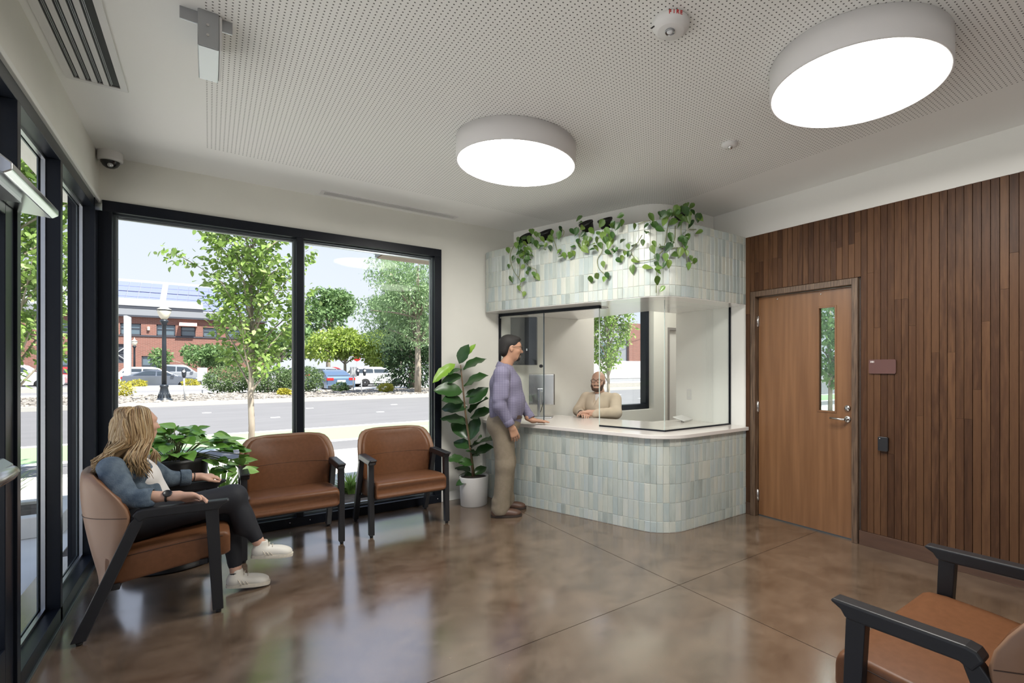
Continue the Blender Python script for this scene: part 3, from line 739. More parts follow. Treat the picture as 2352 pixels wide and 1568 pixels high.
# ceiling-mounted exit sign seen edge on
es = thing('exit_sign_housing', 'brushed metal ceiling sign housing seen edge on beside the slot diffuser', 'sign housing', (-.008, 2.95, 2.85))
mb = MB(); mb.box(-.105, .085, 2.862, 2.872, 2.995, 3.05); obj('mounting_plate', mb, 'alu', es, .002)
mb = MB(); mb.box(-.042, .035, 2.83, 3.16, 2.885, 3.05); body = obj('housing', mb, 'alu', es, .004)
mb = MB(); mb.prism([(2.835, 2.89), (3.15, 2.89), (3.15, 3.045), (2.835, 3.045)], .035, .046, 'x'); obj('face_panel', mb, 'plastic_white', es, .004)
for zz in (2.94, 2.985):
    mb = MB(); mb.lathe([(.006, 0), (.006, .002)], (-.006, 2.829, zz), 10, M=Matrix.Rotation(math.pi / 2, 4, 'X')); obj('screw', mb, 'steel', body)
# ------------------------------------------------------------------ lounge chairs
def interp(x, xs, ys): return float(np.interp(x, xs, ys))
def make_chair(label, W=.69, loc=(0, 0, 0), rz=0.0):
    """front at -y; width along x"""
    t = thing('lounge_chair', label, 'chair', loc, rz, group='tan lounge chairs with black frames')
    ROOT[t.name] = Vector((0, 0, 0))
    hw = W / 2
    for s in (-1, 1):
        x0, x1 = s * (hw - .042), s * hw
        xa, xb = min(x0, x1), max(x0, x1)
        # front leg: flat blade leaning forward to the floor
        mb = MB(); mb.prism([(-.012, .02), (.040, .02), (.075, .62), (.012, .62)], xa, xb, 'x'); leg = obj('front_leg', mb, 'chair_frame', t, .004)
        mb = MB(); mb.lathe([(.012, 0.001), (.014, .006), (.014, .014), (.008, .022)], ((xa + xb) / 2, .012, 0), 10); obj('glide', mb, 'chair_foot', leg)
        mb = MB(); mb.prism([(.565, .018), (.625, .018), (.400, .600), (.375, .632), (.330, .632)], xa, xb, 'x'); leg = obj('rear_leg', mb, 'chair_frame', t, .004)
        mb = MB(); mb.lathe([(.012, 0.001), (.014, .006), (.014, .014), (.008, .02)], ((xa + xb) / 2, .592, 0), 10); obj('glide', mb, 'chair_foot', leg)
        # arm: thin pad with a pointed nose, turning down into the rear leg
        mb = MB(); mb.prism([(-.042, .655), (-.030, .664), (.345, .668), (.372, .662), (.390, .640), (.360, .600), (.330, .617), (.060, .612), (.012, .612), (-.005, .636)], xa - .004 - (.010 if s > 0 else 0), xb + .004 + (.010 if s < 0 else 0), 'x'); obj('armrest', mb, 'chair_frame', t, .008, 3)
    # seat cushion
    sw = hw - .046
    rings = []
    for (yy, zt, zb, sc) in [(-.030, .412, .366, .97), (-.041, .425, .352, .985), (-.045, .440, .340, .995), (-.038, .455, .330, 1), (-.015, .466, .322, 1), (.05, .470, .318, 1), (.20, .462, .300, 1), (.36, .446, .278, 1), (.47, .432, .262, .99), (.50, .418, .275, .97)]:
        r = .022; w = sw * sc; ring = []
        for (cx, cz, a0) in ((w - r, zt - r, 0), (-w + r, zt - r, 90), (-w + r, zb + r, 180), (w - r, zb + r, 270)):
            for k in range(5):
                a = math.radians(a0 + 22.5 * k); ring.append((cx + r * math.cos(a), yy, cz + r * math.sin(a)))
        rings.append(ring)
    mb = MB(); mb.loft(rings); seat = obj('seat', mb, 'leather_tan', t)
    for s in (-1, 1):
        mb = MB(); mb.tube([(s * (sw + .0005), yy, zt - .024) for (yy, zt) in [(-.01, .466), (.05, .470), (.20, .462), (.36, .446), (.47, .432)]], .0022, 6); obj('piping', mb, 'seam_dark', seat)
    # wrap-around back: outer shell and front panel
    zs = [.262, .272, .29, .33, .40, .48, .56, .63, .68, .73, .78, .82, .846, .862, .870]
    wz = [.78, .84, .87, .90, .94, .97, .99, 1.0, 1.0, .985, .955, .90, .83, .72, .52]
    yb = [.545, .548, .552, .562, .578, .594, .608, .618, .623, .626, .627, .626, .624, .622, .620]
    wing = [.035, .055, .075, .105, .14, .175, .205, .222, .215, .19, .155, .12, .095, .075, .055]
    th = [.02, .04, .055, .07, .08, .085, .09, .09, .085, .08, .07, .062, .055, .045, .03]
    def back(shrink, fwd, i0=0, front_only=False):
        rings = []
        for i in range(i0, len(zs)):
            w = hw * wz[i] * shrink; n = 15; ring = []
            us = [-1 + 2 * k / (n - 1) for k in range(n)]
            us = [math.copysign(abs(u) ** .75, u) for u in us]
            if not front_only:
                for u in us: ring.append((w * u, yb[i] - (wing[i] - .012) * abs(u) ** 3.2, zs[i]))
            else:
                for u in us: ring.append((w * u, yb[i] - th[i] * .5 - (wing[i] * .72 - th[i] * .5) * abs(u) ** 2.4, zs[i] - (.014 if i > 9 else 0)))
            for u in us[::-1]:
                ring.append((w * u * (.985), yb[i] - th[i] - fwd - (wing[i] - th[i]) * abs(u) ** 2.4 * (.90 if front_only else 1), zs[i] - (.014 if front_only and i > 9 else 0)))
            rings.append(ring)
        return MB().loft(rings)
    shell = obj('back_shell', back(1.0, 0), 'leather_shell', t)
    cush = obj('back_cushion', back(.90, .014, 3, True), 'leather_tan', t)
    us = [-1 + 2 * k / 24 for k in range(25)]
    i = 7
    mb = MB(); mb.tube([(hw * wz[i] * 1.001 * u, yb[i] - (wing[i] - .012) * abs(u) ** 3.2 + .0008, zs[i]) for u in us], .0018, 5); obj('seam', mb, 'seam_dark', shell)
    mb = MB(); mb.tube([(hw * wz[i] * .90 * u * .95, yb[i] - th[i] - .0142 - (wing[i] - th[i]) * abs(u * .97) ** 2.4 * .9, zs[i]) for u in us], .0016, 5); obj('seam', mb, 'seam_dark', cush)
    # cross rail carrying the seat
    mb = MB(); mb.box(-hw + .03, hw - .03, .06, .10, .295, .325); obj('seat_rail', mb, 'chair_frame', t, .003)
    mb = MB(); mb.box(-hw + .03, hw - .03, .44, .48, .245, .275); obj('seat_rail', mb, 'chair_frame', t, .003)
    return t
make_chair('tan lounge chair with black arms holding the seated woman', .70, (.055, 4.03, 0), math.pi / 2)
make_chair('empty tan lounge chair at the window beside the seated woman', .70, (.532, 4.50, 0), 0)
make_chair('empty tan lounge chair at the window beside the fiddle leaf fig', .70, (1.42, 4.50, 0), 0)
make_chair('wide tan lounge chair in the foreground facing the window', .88, (2.12, .815, 0), math.pi)
# ------------------------------------------------------------------ street
G = -.10
def ground(name, x0, x1, y0, y1, z0, z1, m, label):
    mb = MB(); mb.box(x0, x1, y0, y1, z0, z1); return struct(name, mb, m, label=label)
ground('ground', -160, 190, -60, 240, -.6, -.16, 'lot_asphalt', 'wide ground under the street')
ground('path_west', -7.0, -.95, -9, 9.85, -.16, -.06, 'sidewalk', 'pale concrete pavement beside the building')
ground('path_north', -.95, 40, 7.1, 9.85, -.16, -.06, 'sidewalk', 'pale concrete pavement in front of the window')
ground('bed_north', -.95, 6.7, 5.5, 7.1, -.16, -.07, 'mulch', 'dark mulch planting bed under the window')
ground('apron_east', 6.65, 40, -9, 7.1, -.16, -.06, 'sidewalk', 'pale concrete apron east of the building')
ground('kerb_near', -60, 60, 9.85, 10.05, -.16, -.05, 'kerb', 'near concrete kerb')
ground('road', -80, 90, 10.05, 26.1, -.16, G - .02, 'asphalt', 'grey asphalt road')
mb = MB(); mb.box(-80, 90, 11.95, 14.35, G - .02, G - .014); struct('lane_green', mb, 'lane_green', label='green painted cycle lane')
for nm, y0, y1 in (('lane_line_1', 11.70, 11.95), ('lane_line_2', 14.35, 14.62)):
    mb = MB(); mb.box(-80, 90, y0, y1, G - .02, G - .013); struct(nm, mb, 'lane_white', label='white edge line of the cycle lane')
mb = MB(); mb.box(-1.6, .9, 13.0, 13.12, G - .014, G - .011); mb.box(3.0, 4.6, 13.2, 13.3, G - .014, G - .011); struct('lane_mark', mb, 'lane_white', label='white arrow strokes on the cycle lane')
mb = MB()
for k in range(14): mb.box(-14 + 3.1 * k, -13.75 + 3.1 * k, 18.3, 18.45, G - .02, G - .008); mb.box(-12.6 + 3.1 * k, -12.35 + 3.1 * k, 21.6, 21.75, G - .02, G - .008)
struct('lane_studs', mb, 'lane_white', label='white road studs')
ground('kerb_far', -80, 90, 26.1, 26.4, -.16, .04, 'kerb', 'far concrete kerb')
ground('rock_bed', -80, 60, 26.4, 35.5, -.16, -.02, 'gravel', 'gravel bed along the far kerb')
ground('path_lot', -80, 60, 35.5, 39.0, -.16, -.04, 'sidewalk', 'pale footpath before the car park')
mb = MB(); mb.box(-20, 1.2, 46.2, 46.5, -.16, .12); mb.box(-20, 1.2, 47.8, 48.1, -.16, .12); mb.box(-20, 1.2, 46.5, 47.8, -.16, .10); struct('island', mb, 'kerb', label='planted kerb island before the parked cars')
# bay lines north-east
mb = MB()
for k in range(10): mb.box(12 + 2.7 * k, 12.15 + 2.7 * k, 30, 36, -.16, -.155); mb.box(14 + 3 * k, 17.2 + 3 * k, 14 + 2.1 * k, 14.12 + 2.1 * k, -.12, -.115)
struct('bay_lines', mb, 'lane_white', label='white car park bay lines')
# loose rocks on the bed
bm = bmesh.new(); bmesh.ops.create_icosphere(bm, subdivisions=1, radius=1); base = np.array([v.co[:] for v in bm.verts]); bfs = [[v.index for v in f.verts] for f in bm.faces]; bm.free()
mb = MB()
for k in range(2600):
    x = random.uniform(-9, 15); y = 26.5 + 8.7 * random.random() ** 1.3; r = random.uniform(.05, .13)
    q = base * (1 + rng.uniform(-.18, .18, (len(base), 1))) * r * np.array([1.2, 1, .7]); a = random.random() * 6.28
    c, s_ = math.cos(a), math.sin(a)
    mb.add([(x + p[0] * c - p[1] * s_, y + p[0] * s_ + p[1] * c, -.02 + p[2] * .6 + .02) for p in q], bfs)
tag(obj('rocks', mb, 'rock'), 'pale rounded landscape rocks scattered along the far kerb', 'rocks', kind='stuff')
# timber canopy outside, over the right part of the window
mb = MB(); mb.box(1.55, 6.6, 5.5, 6.25, 2.745, 2.86); cn = struct('canopy', mb, 'roof_grey', label='exterior canopy edge above the window')
for k in range(6):
    mb = MB(); mb.box(1.57, 6.58, 5.52 + k * .12, 5.635 + k * .12, 2.735, 2.745); obj('soffit_board', mb, 'door_wood', cn)

# ---- planting helpers
LEAF = np.array([(0, 0, 0), (.30, -.46, .06), (.70, -.36, .03), (1, 0, -.06), (.70, .36, .03), (.30, .46, .06)], float)
def leaf_cloud(P, size, wid=.55, droop=.3, seed=1, dirs=None):
    r = np.random.default_rng(seed); n = len(P)
    D = r.normal(size=(n, 3)) if dirs is None else dirs + r.normal(scale=.45, size=(n, 3))
    D[:, 2] -= droop; D /= np.linalg.norm(D, axis=1, keepdims=True)
    U = r.normal(size=(n, 3)); U[:, 2] += 1.2
    S = np.cross(U, D); S /= np.linalg.norm(S, axis=1, keepdims=True) + 1e-9
    N = np.cross(D, S)
    L = size * r.uniform(.65, 1.25, (n, 1))
    V = np.empty((n, 6, 3))
    for i, (a, b, c) in enumerate(LEAF): V[:, i] = P + D * a * L + S * b * wid * L + N * c * L
    F = np.arange(n * 6).reshape(n, 6)
    return V.reshape(-1, 3), F
def fast_mesh(name, V, F):
    me = bpy.data.meshes.new(name); n = len(F); k = F.shape[1]
    me.vertices.add(len(V)); me.vertices.foreach_set('co', np.ascontiguousarray(V, dtype=np.float32).ravel())
    me.loops.add(n * k); me.loops.foreach_set('vertex_index', np.ascontiguousarray(F, dtype=np.int32).ravel())
    me.polygons.add(n); me.polygons.foreach_set('loop_start', np.arange(0, n * k, k, dtype=np.int32)); me.polygons.foreach_set('loop_total', np.full(n, k, np.int32))
    me.update(calc_edges=True); return me
def ellipsoid_points(blobs, n, seed, shell=.55):
    r = np.random.default_rng(seed); out = []
    vol = np.array([b[3] * b[4] * b[5] for b in blobs]) ** .75; cnt = (n * vol / vol.sum()).astype(int) + 1
    for b, c in zip(blobs, cnt):
        d = r.normal(size=(c, 3)); d /= np.linalg.norm(d, axis=1, keepdims=True)
        rad = shell + (1 - shell) * r.random((c, 1)) ** .6
        rad *= 1 + .12 * np.sin(d[:, :1] * 9 + b[0]) * np.cos(d[:, 1:2] * 8)
        out.append(np.array(b[:3]) + d * rad * np.array(b[3:6]))
    return np.concatenate(out)
def tree(name, label, base, blobs, n, size, m, trunk_r=.15, cat='tree', group=None, trunk=True, droop=.3, wid=.55, seed=1, lean=(0, 0), ztrunk=None, bark='bark'):
    t = thing(name, label, cat, base, group=group)
    bx, by, bz = base
    if trunk:
        cz = ztrunk if ztrunk else max(b[2] for b in blobs)
        mb = MB(); pts = []; rr = random.Random(seed)
        for k in range(6):
            f = k / 5; pts.append((bx + lean[0] * f * f + rr.uniform(-.04, .04) * f, by + lean[1] * f * f, bz + cz * f))
        mb.tube(pts, [trunk_r * (1 - .6 * k / 5) for k in range(6)], 8)
        for b in blobs:
            o = pts[rr.choice([2, 3])]; e = (bx + b[0], by + b[1], bz + b[2]); mid = tuple((o[i] * .5 + e[i] * .5) + (.1 * b[5] if i == 2 else 0) for i in range(3))
            mb.tube([o, mid, e], [trunk_r * .4, trunk_r * .25, trunk_r * .08], 6)
        obj('trunk', mb, bark, t)
    P = ellipsoid_points(blobs, n, seed)
    V, F = leaf_cloud(P, size, wid, droop, seed)
    o = link('foliage', fast_mesh('foliage', V, F), m, t); o['kind'] = 'stuff'
    return t
def grass_clump(name, label, loc, n, h, spread, m, seed, cat='plant', wid=.012, group=None):
    t = thing(name, label, cat, loc, group=group); r = np.random.default_rng(seed); mb = MB()
    for i in range(n):
        a = r.uniform(0, 6.28); o = r.uniform(0, spread * .35); L = h * r.uniform(.6, 1.1); out = spread * r.uniform(.3, 1); w = wid * r.uniform(.7, 1.3)
        ca, sa = math.cos(a), math.sin(a); vs = []
        for k in range(5):
            f = k / 4; d = o + out * f ** 1.8; z = L * (f - .35 * f ** 3 * (out / spread)); ww = w * (1 - f) ** .6
            vs += [(ca * d - sa * ww, sa * d + ca * ww, z), (ca * d + sa * ww, sa * d - ca * ww, z)]
        mb.add(vs, [(2 * k, 2 * k + 1, 2 * k + 3, 2 * k + 2) for k in range(4)])
    o = obj('blades', mb, m, t, world=False); o['kind'] = 'stuff'; return t

# ---- young street trees with single leaves
def young_tree(label, base, rz=0.0, first=True, proto=[]):
    if proto:
        c = copy_tree(proto[0]); c.location = base; c.rotation_euler = (0, 0, rz); c['label'] = label; return c
    rr = random.Random(5)
    t = thing('young_street_tree', label, 'tree', (0, 0, 0), group='young street trees')
    mb = MB(); trunk = [(0, 0, 0), (.01, 0, .6), (-.005, .01, 1.1), (.02, .02, 1.8), (0, 0, 2.7), (.03, .02, 3.6), (.02, 0, 4.7)]
    mb.tube(trunk, [.05, .043, .040, .032, .024, .015, .006], 8)
    tips = []
    for k in range(40):
        z0 = 1.12 + 3.2 * (k / 40) ** 1.0; a = k * 2.4 + rr.uniform(-.3, .3); L = interp(z0, [1, 1.6, 2.6, 3.6, 4.3], [1.0, 1.15, 1.05, .85, .5]) * rr.uniform(.8, 1.15)
        rise = interp(z0, [1.1, 2.5, 4], [1.9, 1.0, .8]) * rr.uniform(.75, 1.2); d = Vector((math.cos(a), math.sin(a), rise)).normalized(); p = Vector((0, 0, z0)); pts = [p.copy()]
        for j in range(5):
            d = (d + Vector((rr.uniform(-.12, .12), rr.uniform(-.12, .12), .06 - .05 * j))).normalized(); p = p + d * L / 5; pts.append(p.copy())
        mb.tube(pts, [.017, .014, .011, .008, .005, .002], 6)
        for j in range(3, 6): tips.append((pts[j], (pts[j] - pts[j - 1]).normalized()))
        for s in range(3):
            q = pts[rr.choice([2, 3, 4])]; dd = Vector((rr.uniform(-1, 1), rr.uniform(-1, 1), rr.uniform(-.1, .9))).normalized(); e = q + dd * rr.uniform(.15, .34); mid = (q + e) / 2 + Vector((0, 0, .03))
            mb.tube([q, mid, e], [.006, .004, .0015], 5); tips += [(mid, dd), (e, dd), ((mid + e) / 2, dd)]
    obj('trunk', mb, 'bark', t)
    P = []; D = []
    r = np.random.default_rng(3)
    for (q, d) in tips:
        for j in range(13):
            P.append(np.array(q) + r.normal(scale=.075, size=3)); D.append(np.array(d) * .6 + r.normal(scale=.4, size=3))
    P = np.array(P); D = np.array(D)
    # the leaves nearest the building are single objects; the rest is one part
    order = np.argsort(P[:, 1] + .15 * np.abs(P[:, 2] - 2.2))
    near = order[:240]; rest = order[240:]
    V, F = leaf_cloud(P[rest], .095, .55, .55, 4, D[rest]); o = link('foliage', fast_mesh('foliage', V, F), 'leaf_young', t); o['kind'] = 'stuff'
    lm = MB(); lm.add([(0, 0, 0), (.35, .26, .05), (.72, .2, .02), (1, 0, -.10), (.72, -.2, .02), (.35, -.26, .05), (.5, 0, -.01)], [(0, 6, 1), (1, 6, 2), (2, 6, 3), (3, 6, 4), (4, 6, 5), (5, 6, 0)]); me = lm.mesh('leaf')
    for i in near:
        d = Vector(D[i]); d.z -= .5; d.normalize()
        o = link('leaf', me, 'leaf_young', t); s = .10 * random.uniform(.75, 1.2)
        o.matrix_basis = Matrix.Translation(P[i]) @ d.to_track_quat('X', 'Z').to_matrix().to_4x4() @ Matrix.Rotation(random.uniform(-1, 1), 4, 'X') @ Matrix.Scale(s, 4)
    t.location = base; t.rotation_euler = (0, 0, rz); proto.append(t); return t
young_tree('young green street tree outside the left pane of the big window', (.523, 9.6, -.08))
young_tree('young street tree outside the office window behind the seated man', (7.95, 9.7, -.08), 1.9)
young_tree('young street tree glimpsed through the storefront glazing at far left', (-2.0, 9.7, -.08), 4.0)
# ---- bigger trees across the road
def rb(r, n, sx, sy, sz, cz, br): return [(r.uniform(-sx, sx), r.uniform(-sy, sy), cz + r.uniform(-sz, sz), br * r.uniform(.7, 1.2), br * r.uniform(.7, 1.2), br * r.uniform(.6, 1.0)) for _ in range(n)]
R_ = random.Random(2)
tree('locust_tree', 'tall feathery grey-green tree filling the right end of the window', (9.5, 28.9, -.05), rb(R_, 22, 2.3, 1.8, 2.0, 5.3, 1.25) + [(-2.6, 0, 4.6, 1.1, 1, .8), (-1.6, -.5, 6.6, 1, 1, .9), (1.6, -.6, 3.0, 1.2, 1, .8)], 15000, .20, 'leaf_locust', .20, seed=3, droop=.8, wid=.3)
tree('dark_conifer', 'dark evergreen tree behind the feathery tree', (11.3, 35.5, -.05), [(0, 0, 1.6, 1.7, 1.6, 1.5), (.2, 0, 3.2, 2.0, 1.8, 1.6), (-.6, 0, 2.4, 1.6, 1.5, 1.5), (.6, 0, 4.8, 1.6, 1.5, 1.5)], 7000, .22, 'leaf_dark', .3, seed=4)
tree('spire_conifer', 'slender dark conifer top rising above the right hand trees', (18.8, 68.0, -.05), [(0, 0, 3 + 2.2 * k, 2.3 - .38 * k, 2.3 - .38 * k, 1.6) for k in range(6)], 4000, .4, 'leaf_dark', .3, seed=5)
tree('maple_tree', 'rounded yellow-green tree behind the parked cars', (10.6, 54, -.05), rb(R_, 12, 3.0, 2, .7, 3.9, 1.5) + [(-2.8, 0, 3.2, 1.5, 1.4, 1.0), (2.9, 0, 3.0, 1.3, 1.3, .9)], 9000, .3, 'leaf_maple', .16, seed=6)
tree('maple_tree', 'second yellow-green tree right of the rounded one', (14.6, 52, -.05), rb(R_, 8, 1.7, 1.5, .7, 3.2, 1.2), 5000, .28, 'leaf_maple', .13, seed=16)
tree('roadside_tree', 'pale green airy tree left of the feathery tree', (14.3, 48.5, -.05), rb(R_, 9, 2.0, 1.5, 1.2, 6.1, 1.2), 5000, .28, 'leaf_locust', .16, seed=7)
tree('background_tree', 'dark green tree crown showing beside the window mullion', (12.5, 74, -.05), rb(R_, 9, 2.6, 2, 1.6, 9.2, 1.9), 5000, .45, 'leaf_mid', .3, seed=8)
tree('background_tree', 'green tree mass low behind the car park', (6.5, 70, -.05), rb(R_, 8, 2.8, 2, 1.5, 4.4, 2.0), 4500, .42, 'leaf_mid', .25, seed=9)
tree('background_tree', 'broad green tree behind the white car', (24, 72, -.05), rb(R_, 14, 6, 2, 1.6, 4.2, 2.4), 7000, .45, 'leaf_mid', .3, seed=10)
tree('background_tree', 'far green treeline tree at the right', (33, 66, -.05), rb(R_, 12, 5, 2, 2.5, 5.0, 2.4), 6000, .45, 'leaf_mid', .3, seed=19)
tree('facade_tree', 'low spreading green tree in front of the brick building', (-.6, 62, -.05), rb(R_, 10, 3.2, 1.2, .5, 2.7, 1.1), 5000, .3, 'leaf_mid', .15, seed=11)
tree('corridor_tree', 'leafy tree outside the corridor, seen in the narrow door pane', (11.2, 5.7, -.06), rb(R_, 9, .9, .9, .9, 2.1, .7), 3000, .14, 'leaf_mid', .06, seed=23)
hed = [(.9, 35.2, 1.0, 'clipped green shrub left of the young tree trunk'), (2.7, 34.6, 1.05, 'clipped green shrub right of the young tree trunk'), (4.3, 34.0, .9, 'clipped green shrub at the window mullion')]
for i, (x, y, s, lb) in enumerate(hed):
    tree('shrub', lb, (x, y, -.05), [(0, 0, .85, 1.1 * s, .9, .8 * s), (-.5, 0, .7, .7, .8, .65), (.5, .1, .8, .8, .8, .75)], 3500, .12, 'leaf_hedge', .05, 'shrub', 'clipped shrubs on the far verge', seed=20 + i)
for i, (x, y, s, m_, lb) in enumerate([(-3.75, 34.8, .75, 'leaf_yellow', 'yellow-green bush near the street lamp at the left window edge'), (-4.0, 47.2, .55, 'leaf_yellow', 'small yellow bush below the rear wheel of the grey sedan'), (-1.1, 47.2, .55, 'leaf_yellow', 'small yellow bush below the front wheel of the grey sedan'), (6.3, 33.5, .5, 'leaf_hedge', 'small olive bush in front of the blue car'), (8.3, 31.0, .45, 'leaf_yellow', 'yellow-green bush beside the twin parking meter'), (9.8, 36.5, .9, 'leaf_hedge', 'dark low bush before the white car'), (12.6, 33.0, .9, 'leaf_yellow', 'light green bush at the right edge of the window'), (3.1, 30.5, .3, 'leaf_yellow', 'tiny yellow-green bush under the clipped shrubs')]):
    tree('bush', lb, (x, y, -.02), [(0, 0, s * .5, s * .9, s * .8, s * .55), (s * .4, 0, s * .4, s * .5, s * .5, s * .4)], 900, .11, m_, .03, 'bush', 'low bushes on the far verge', trunk=False, seed=30 + i)
# planting in front of the window
for i, (x, y, h, sp, lb) in enumerate([(.10, 6.5, .62, .42, 'arching green grass clump outside behind the potted pothos'), (1.36, 6.6, .26, .30, 'arching green grass clump outside between the two empty chairs'), (2.3, 6.5, .5, .4, 'arching green grass clump outside at the right window edge'), (-1.62, 6.95, .52, .45, 'arching green grass clump in the low planter outside the storefront')]):
    grass_clump('grass_clump', lb, (x, y, -.07 if x > -1 else .10), 130, h, sp, 'leaf_grass', 40 + i, wid=.011, group='grass clumps outside')
mb = MB(); r = np.random.default_rng(77)
for k in range(2600):
    x = r.uniform(-.5, 2.6); y = r.uniform(5.62, 6.15); cl = math.sin(x * 3.1) * math.cos(x * 1.3 + y * 4)
    if cl < -.1: continue
    a = r.uniform(0, 6.28); h = r.uniform(.03, .11); dx, dy = r.uniform(-.04, .04, 2); w = .004
    mb.add([(x - w * math.cos(a), y - w * math.sin(a), -.075), (x + w * math.cos(a), y + w * math.sin(a), -.075), (x + dx, y + dy, -.07 + h)], [(0, 1, 2)])
tag(obj('ground_cover', mb, 'leaf_grass'), 'low grassy ground cover in the bed under the window', 'grass', kind='stuff')
pl = thing('low_planter', 'low pale concrete planter kerb outside the storefront', 'planter', (-1.7, 6.95, -.06))
mb = MB(); mb.box(-2.5, -1.05, 6.5, 6.62, -.06, .13); mb.box(-2.5, -1.05, 7.28, 7.4, -.06, .13); mb.box(-2.5, -2.38, 6.62, 7.28, -.06, .13); mb.box(-1.17, -1.05, 6.62, 7.28, -.06, .13); obj('kerb', mb, 'sidewalk', pl, .01)
mb = MB(); mb.box(-2.38, -1.17, 6.62, 7.28, -.06, .10); obj('soil', mb, 'mulch', pl)

# ---- street furniture
def lamp_post(label, x, y, s=1.0):
    t = thing('street_lamp', label, 'street lamp', (x, y, -.05), group='cast iron street lamps'); c = (x, y, -.05)
    mb = MB(); mb.lathe([(.30 * s, 0), (.30 * s, .06 * s), (.25 * s, .10 * s), (.22 * s, .16 * s), (.155 * s, .42 * s), (.13 * s, .60 * s), (.15 * s, .64 * s), (.15 * s, .70 * s), (.11 * s, .74 * s)], c, 16); base = obj('base', mb, 'iron_dark', t)
    for k in range(12):
        a = k * math.pi / 6
        mb = MB(); mb.tube([(x + math.cos(a) * .22 * s, y + math.sin(a) * .22 * s, -.05 + .17 * s), (x + math.cos(a) * .158 * s, y + math.sin(a) * .158 * s, -.05 + .41 * s)], .018 * s, 5); obj('flute', mb, 'iron_dark', base)
    mb = MB(); mb.lathe([(.088 * s, .74 * s), (.075 * s, 2.6 * s), (.07 * s, 3.35 * s), (.10 * s, 3.38 * s), (.10 * s, 3.43 * s), (.15 * s, 3.50 * s), (.15 * s, 3.54 * s), (.10 * s, 3.60 * s)], c, 14); obj('post', mb, 'iron_dark', t)
    mb = MB(); mb.lathe([(.09 * s, 3.60 * s), (.17 * s, 3.72 * s), (.235 * s, 3.92 * s), (.24 * s, 4.0 * s)], c, 18); obj('globe', mb, 'globe', t)
    mb = MB(); mb.lathe([(.25 * s, 4.0 * s), (.25 * s, 4.04 * s), (.16 * s, 4.10 * s), (.09 * s, 4.16 * s), (.05 * s, 4.28 * s), (.02 * s, 4.34 * s), (.015 * s, 4.42 * s)], c, 18); cap = obj('cap', mb, 'globe', t)
    mb = MB(); mb.lathe([(.252 * s, 3.985 * s), (.258 * s, 4.0 * s), (.258 * s, 4.03 * s)], c, 18, cap=False); obj('band', mb, 'iron_dark', cap)
lamp_post('tall dark street lamp standing at the far kerb behind the seated woman', -1.575, 28.9)
lamp_post('dark street lamp at the extreme left edge of the window view', -5.55, 50.5)
lamp_post('small distant street lamp beside the grey concrete column', -5.8, 66.0)
def meter(label, x, y, heads):
    t = thing('parking_meter', label, 'parking meter', (x, y, -.03))
    mb = MB(); mb.tube([(x, y, -.03), (x - .03, y, 1.0)], .03, 8); obj('pole', mb, 'metal_pale', t)
    for dx in heads:
        mb = MB(); mb.lathe([(.05, 1.0), (.075, 1.1), (.085, 1.26), (.07, 1.36), (.02, 1.40)], (x - .03 + dx, y, 0), 12); hd_ = obj('head', mb, 'iron_dark', t)
        mb = MB(); mb.lathe([(.05, 0), (.05, .02)], (x - .03 + dx, y - .075, 1.27), 12, M=Matrix.Rotation(math.pi / 2, 4, 'X')); obj('dial', mb, 'head_light', hd_)
meter('single parking meter on a leaning pole beside the street lamp', -.85, 28.2, (0,))
meter('twin parking meter before the white car', 6.25, 27.8, (-.16, .16))
def sign_post(label, x, y, z, w, h, m, n=4):
    t = thing('street_sign', label, 'street sign', (x, y, -.05))
    mb = MB(); mb.box(x - .03, x + .03, y - .03, y + .03, -.05, z + h / 2); obj('post', mb, 'metal_pale', t)
    mb = MB()
    if n == 4: mb.box(x - w / 2, x + w / 2, y - .05, y - .03, z - h / 2, z + h / 2)
    else: mb.lathe([(w / 2, 0), (w / 2, .02)], (x, y - .03, z), 24, M=Matrix.Rotation(math.pi / 2, 4, 'X'))
    pl_ = obj('plate', mb, m, t)
    if n != 4:
        mb = MB(); mb.box(x - w * .36, x + w * .36, y - .056, y - .050, z - .06, z + .06); obj('bar', mb, 'lane_white', pl_)
sign_post('blank grey backed sign on a post left of the shrubs', -.32, 36.2, 1.05, .45, .75, 'metal_pale')
sign_post('blank pale sign on a post at the blue car', 7.15, 34.0, 1.15, .40, .62, 'metal_pale')
sign_post('round red no entry sign with white bar among the trees', 13.2, 61.0, 2.5, .75, .75, 'tail_red', 8)
cl = thing('concrete_column', 'tall pale concrete column before the brick building', 'column', (-4.85, 51.0, -.1))
mb = MB(); mb.box(-5.06, -4.66, 50.8, 51.2, -.1, 5.0); obj('shaft', mb, 'metal_pale', cl, .02)
mb = MB(); mb.prism([(-5.06, 5.0), (-4.66, 5.0), (-4.66, 5.2), (-4.9, 5.32), (-5.06, 5.3)], 50.8, 51.2, 'y'); obj('cap', mb, 'metal_pale', cl)
cw = thing('overhead_wire', 'thin overhead wire crossing the sky', 'wire', (0, 40, 15.5))
mb = MB(); mb.tube([(-40 + 8 * k, 40 + 1.2 * k, 15.9 - .11 * k + .012 * (k - 6) ** 2) for k in range(14)], .022, 5); obj('strand', mb, 'iron_dark', cw)

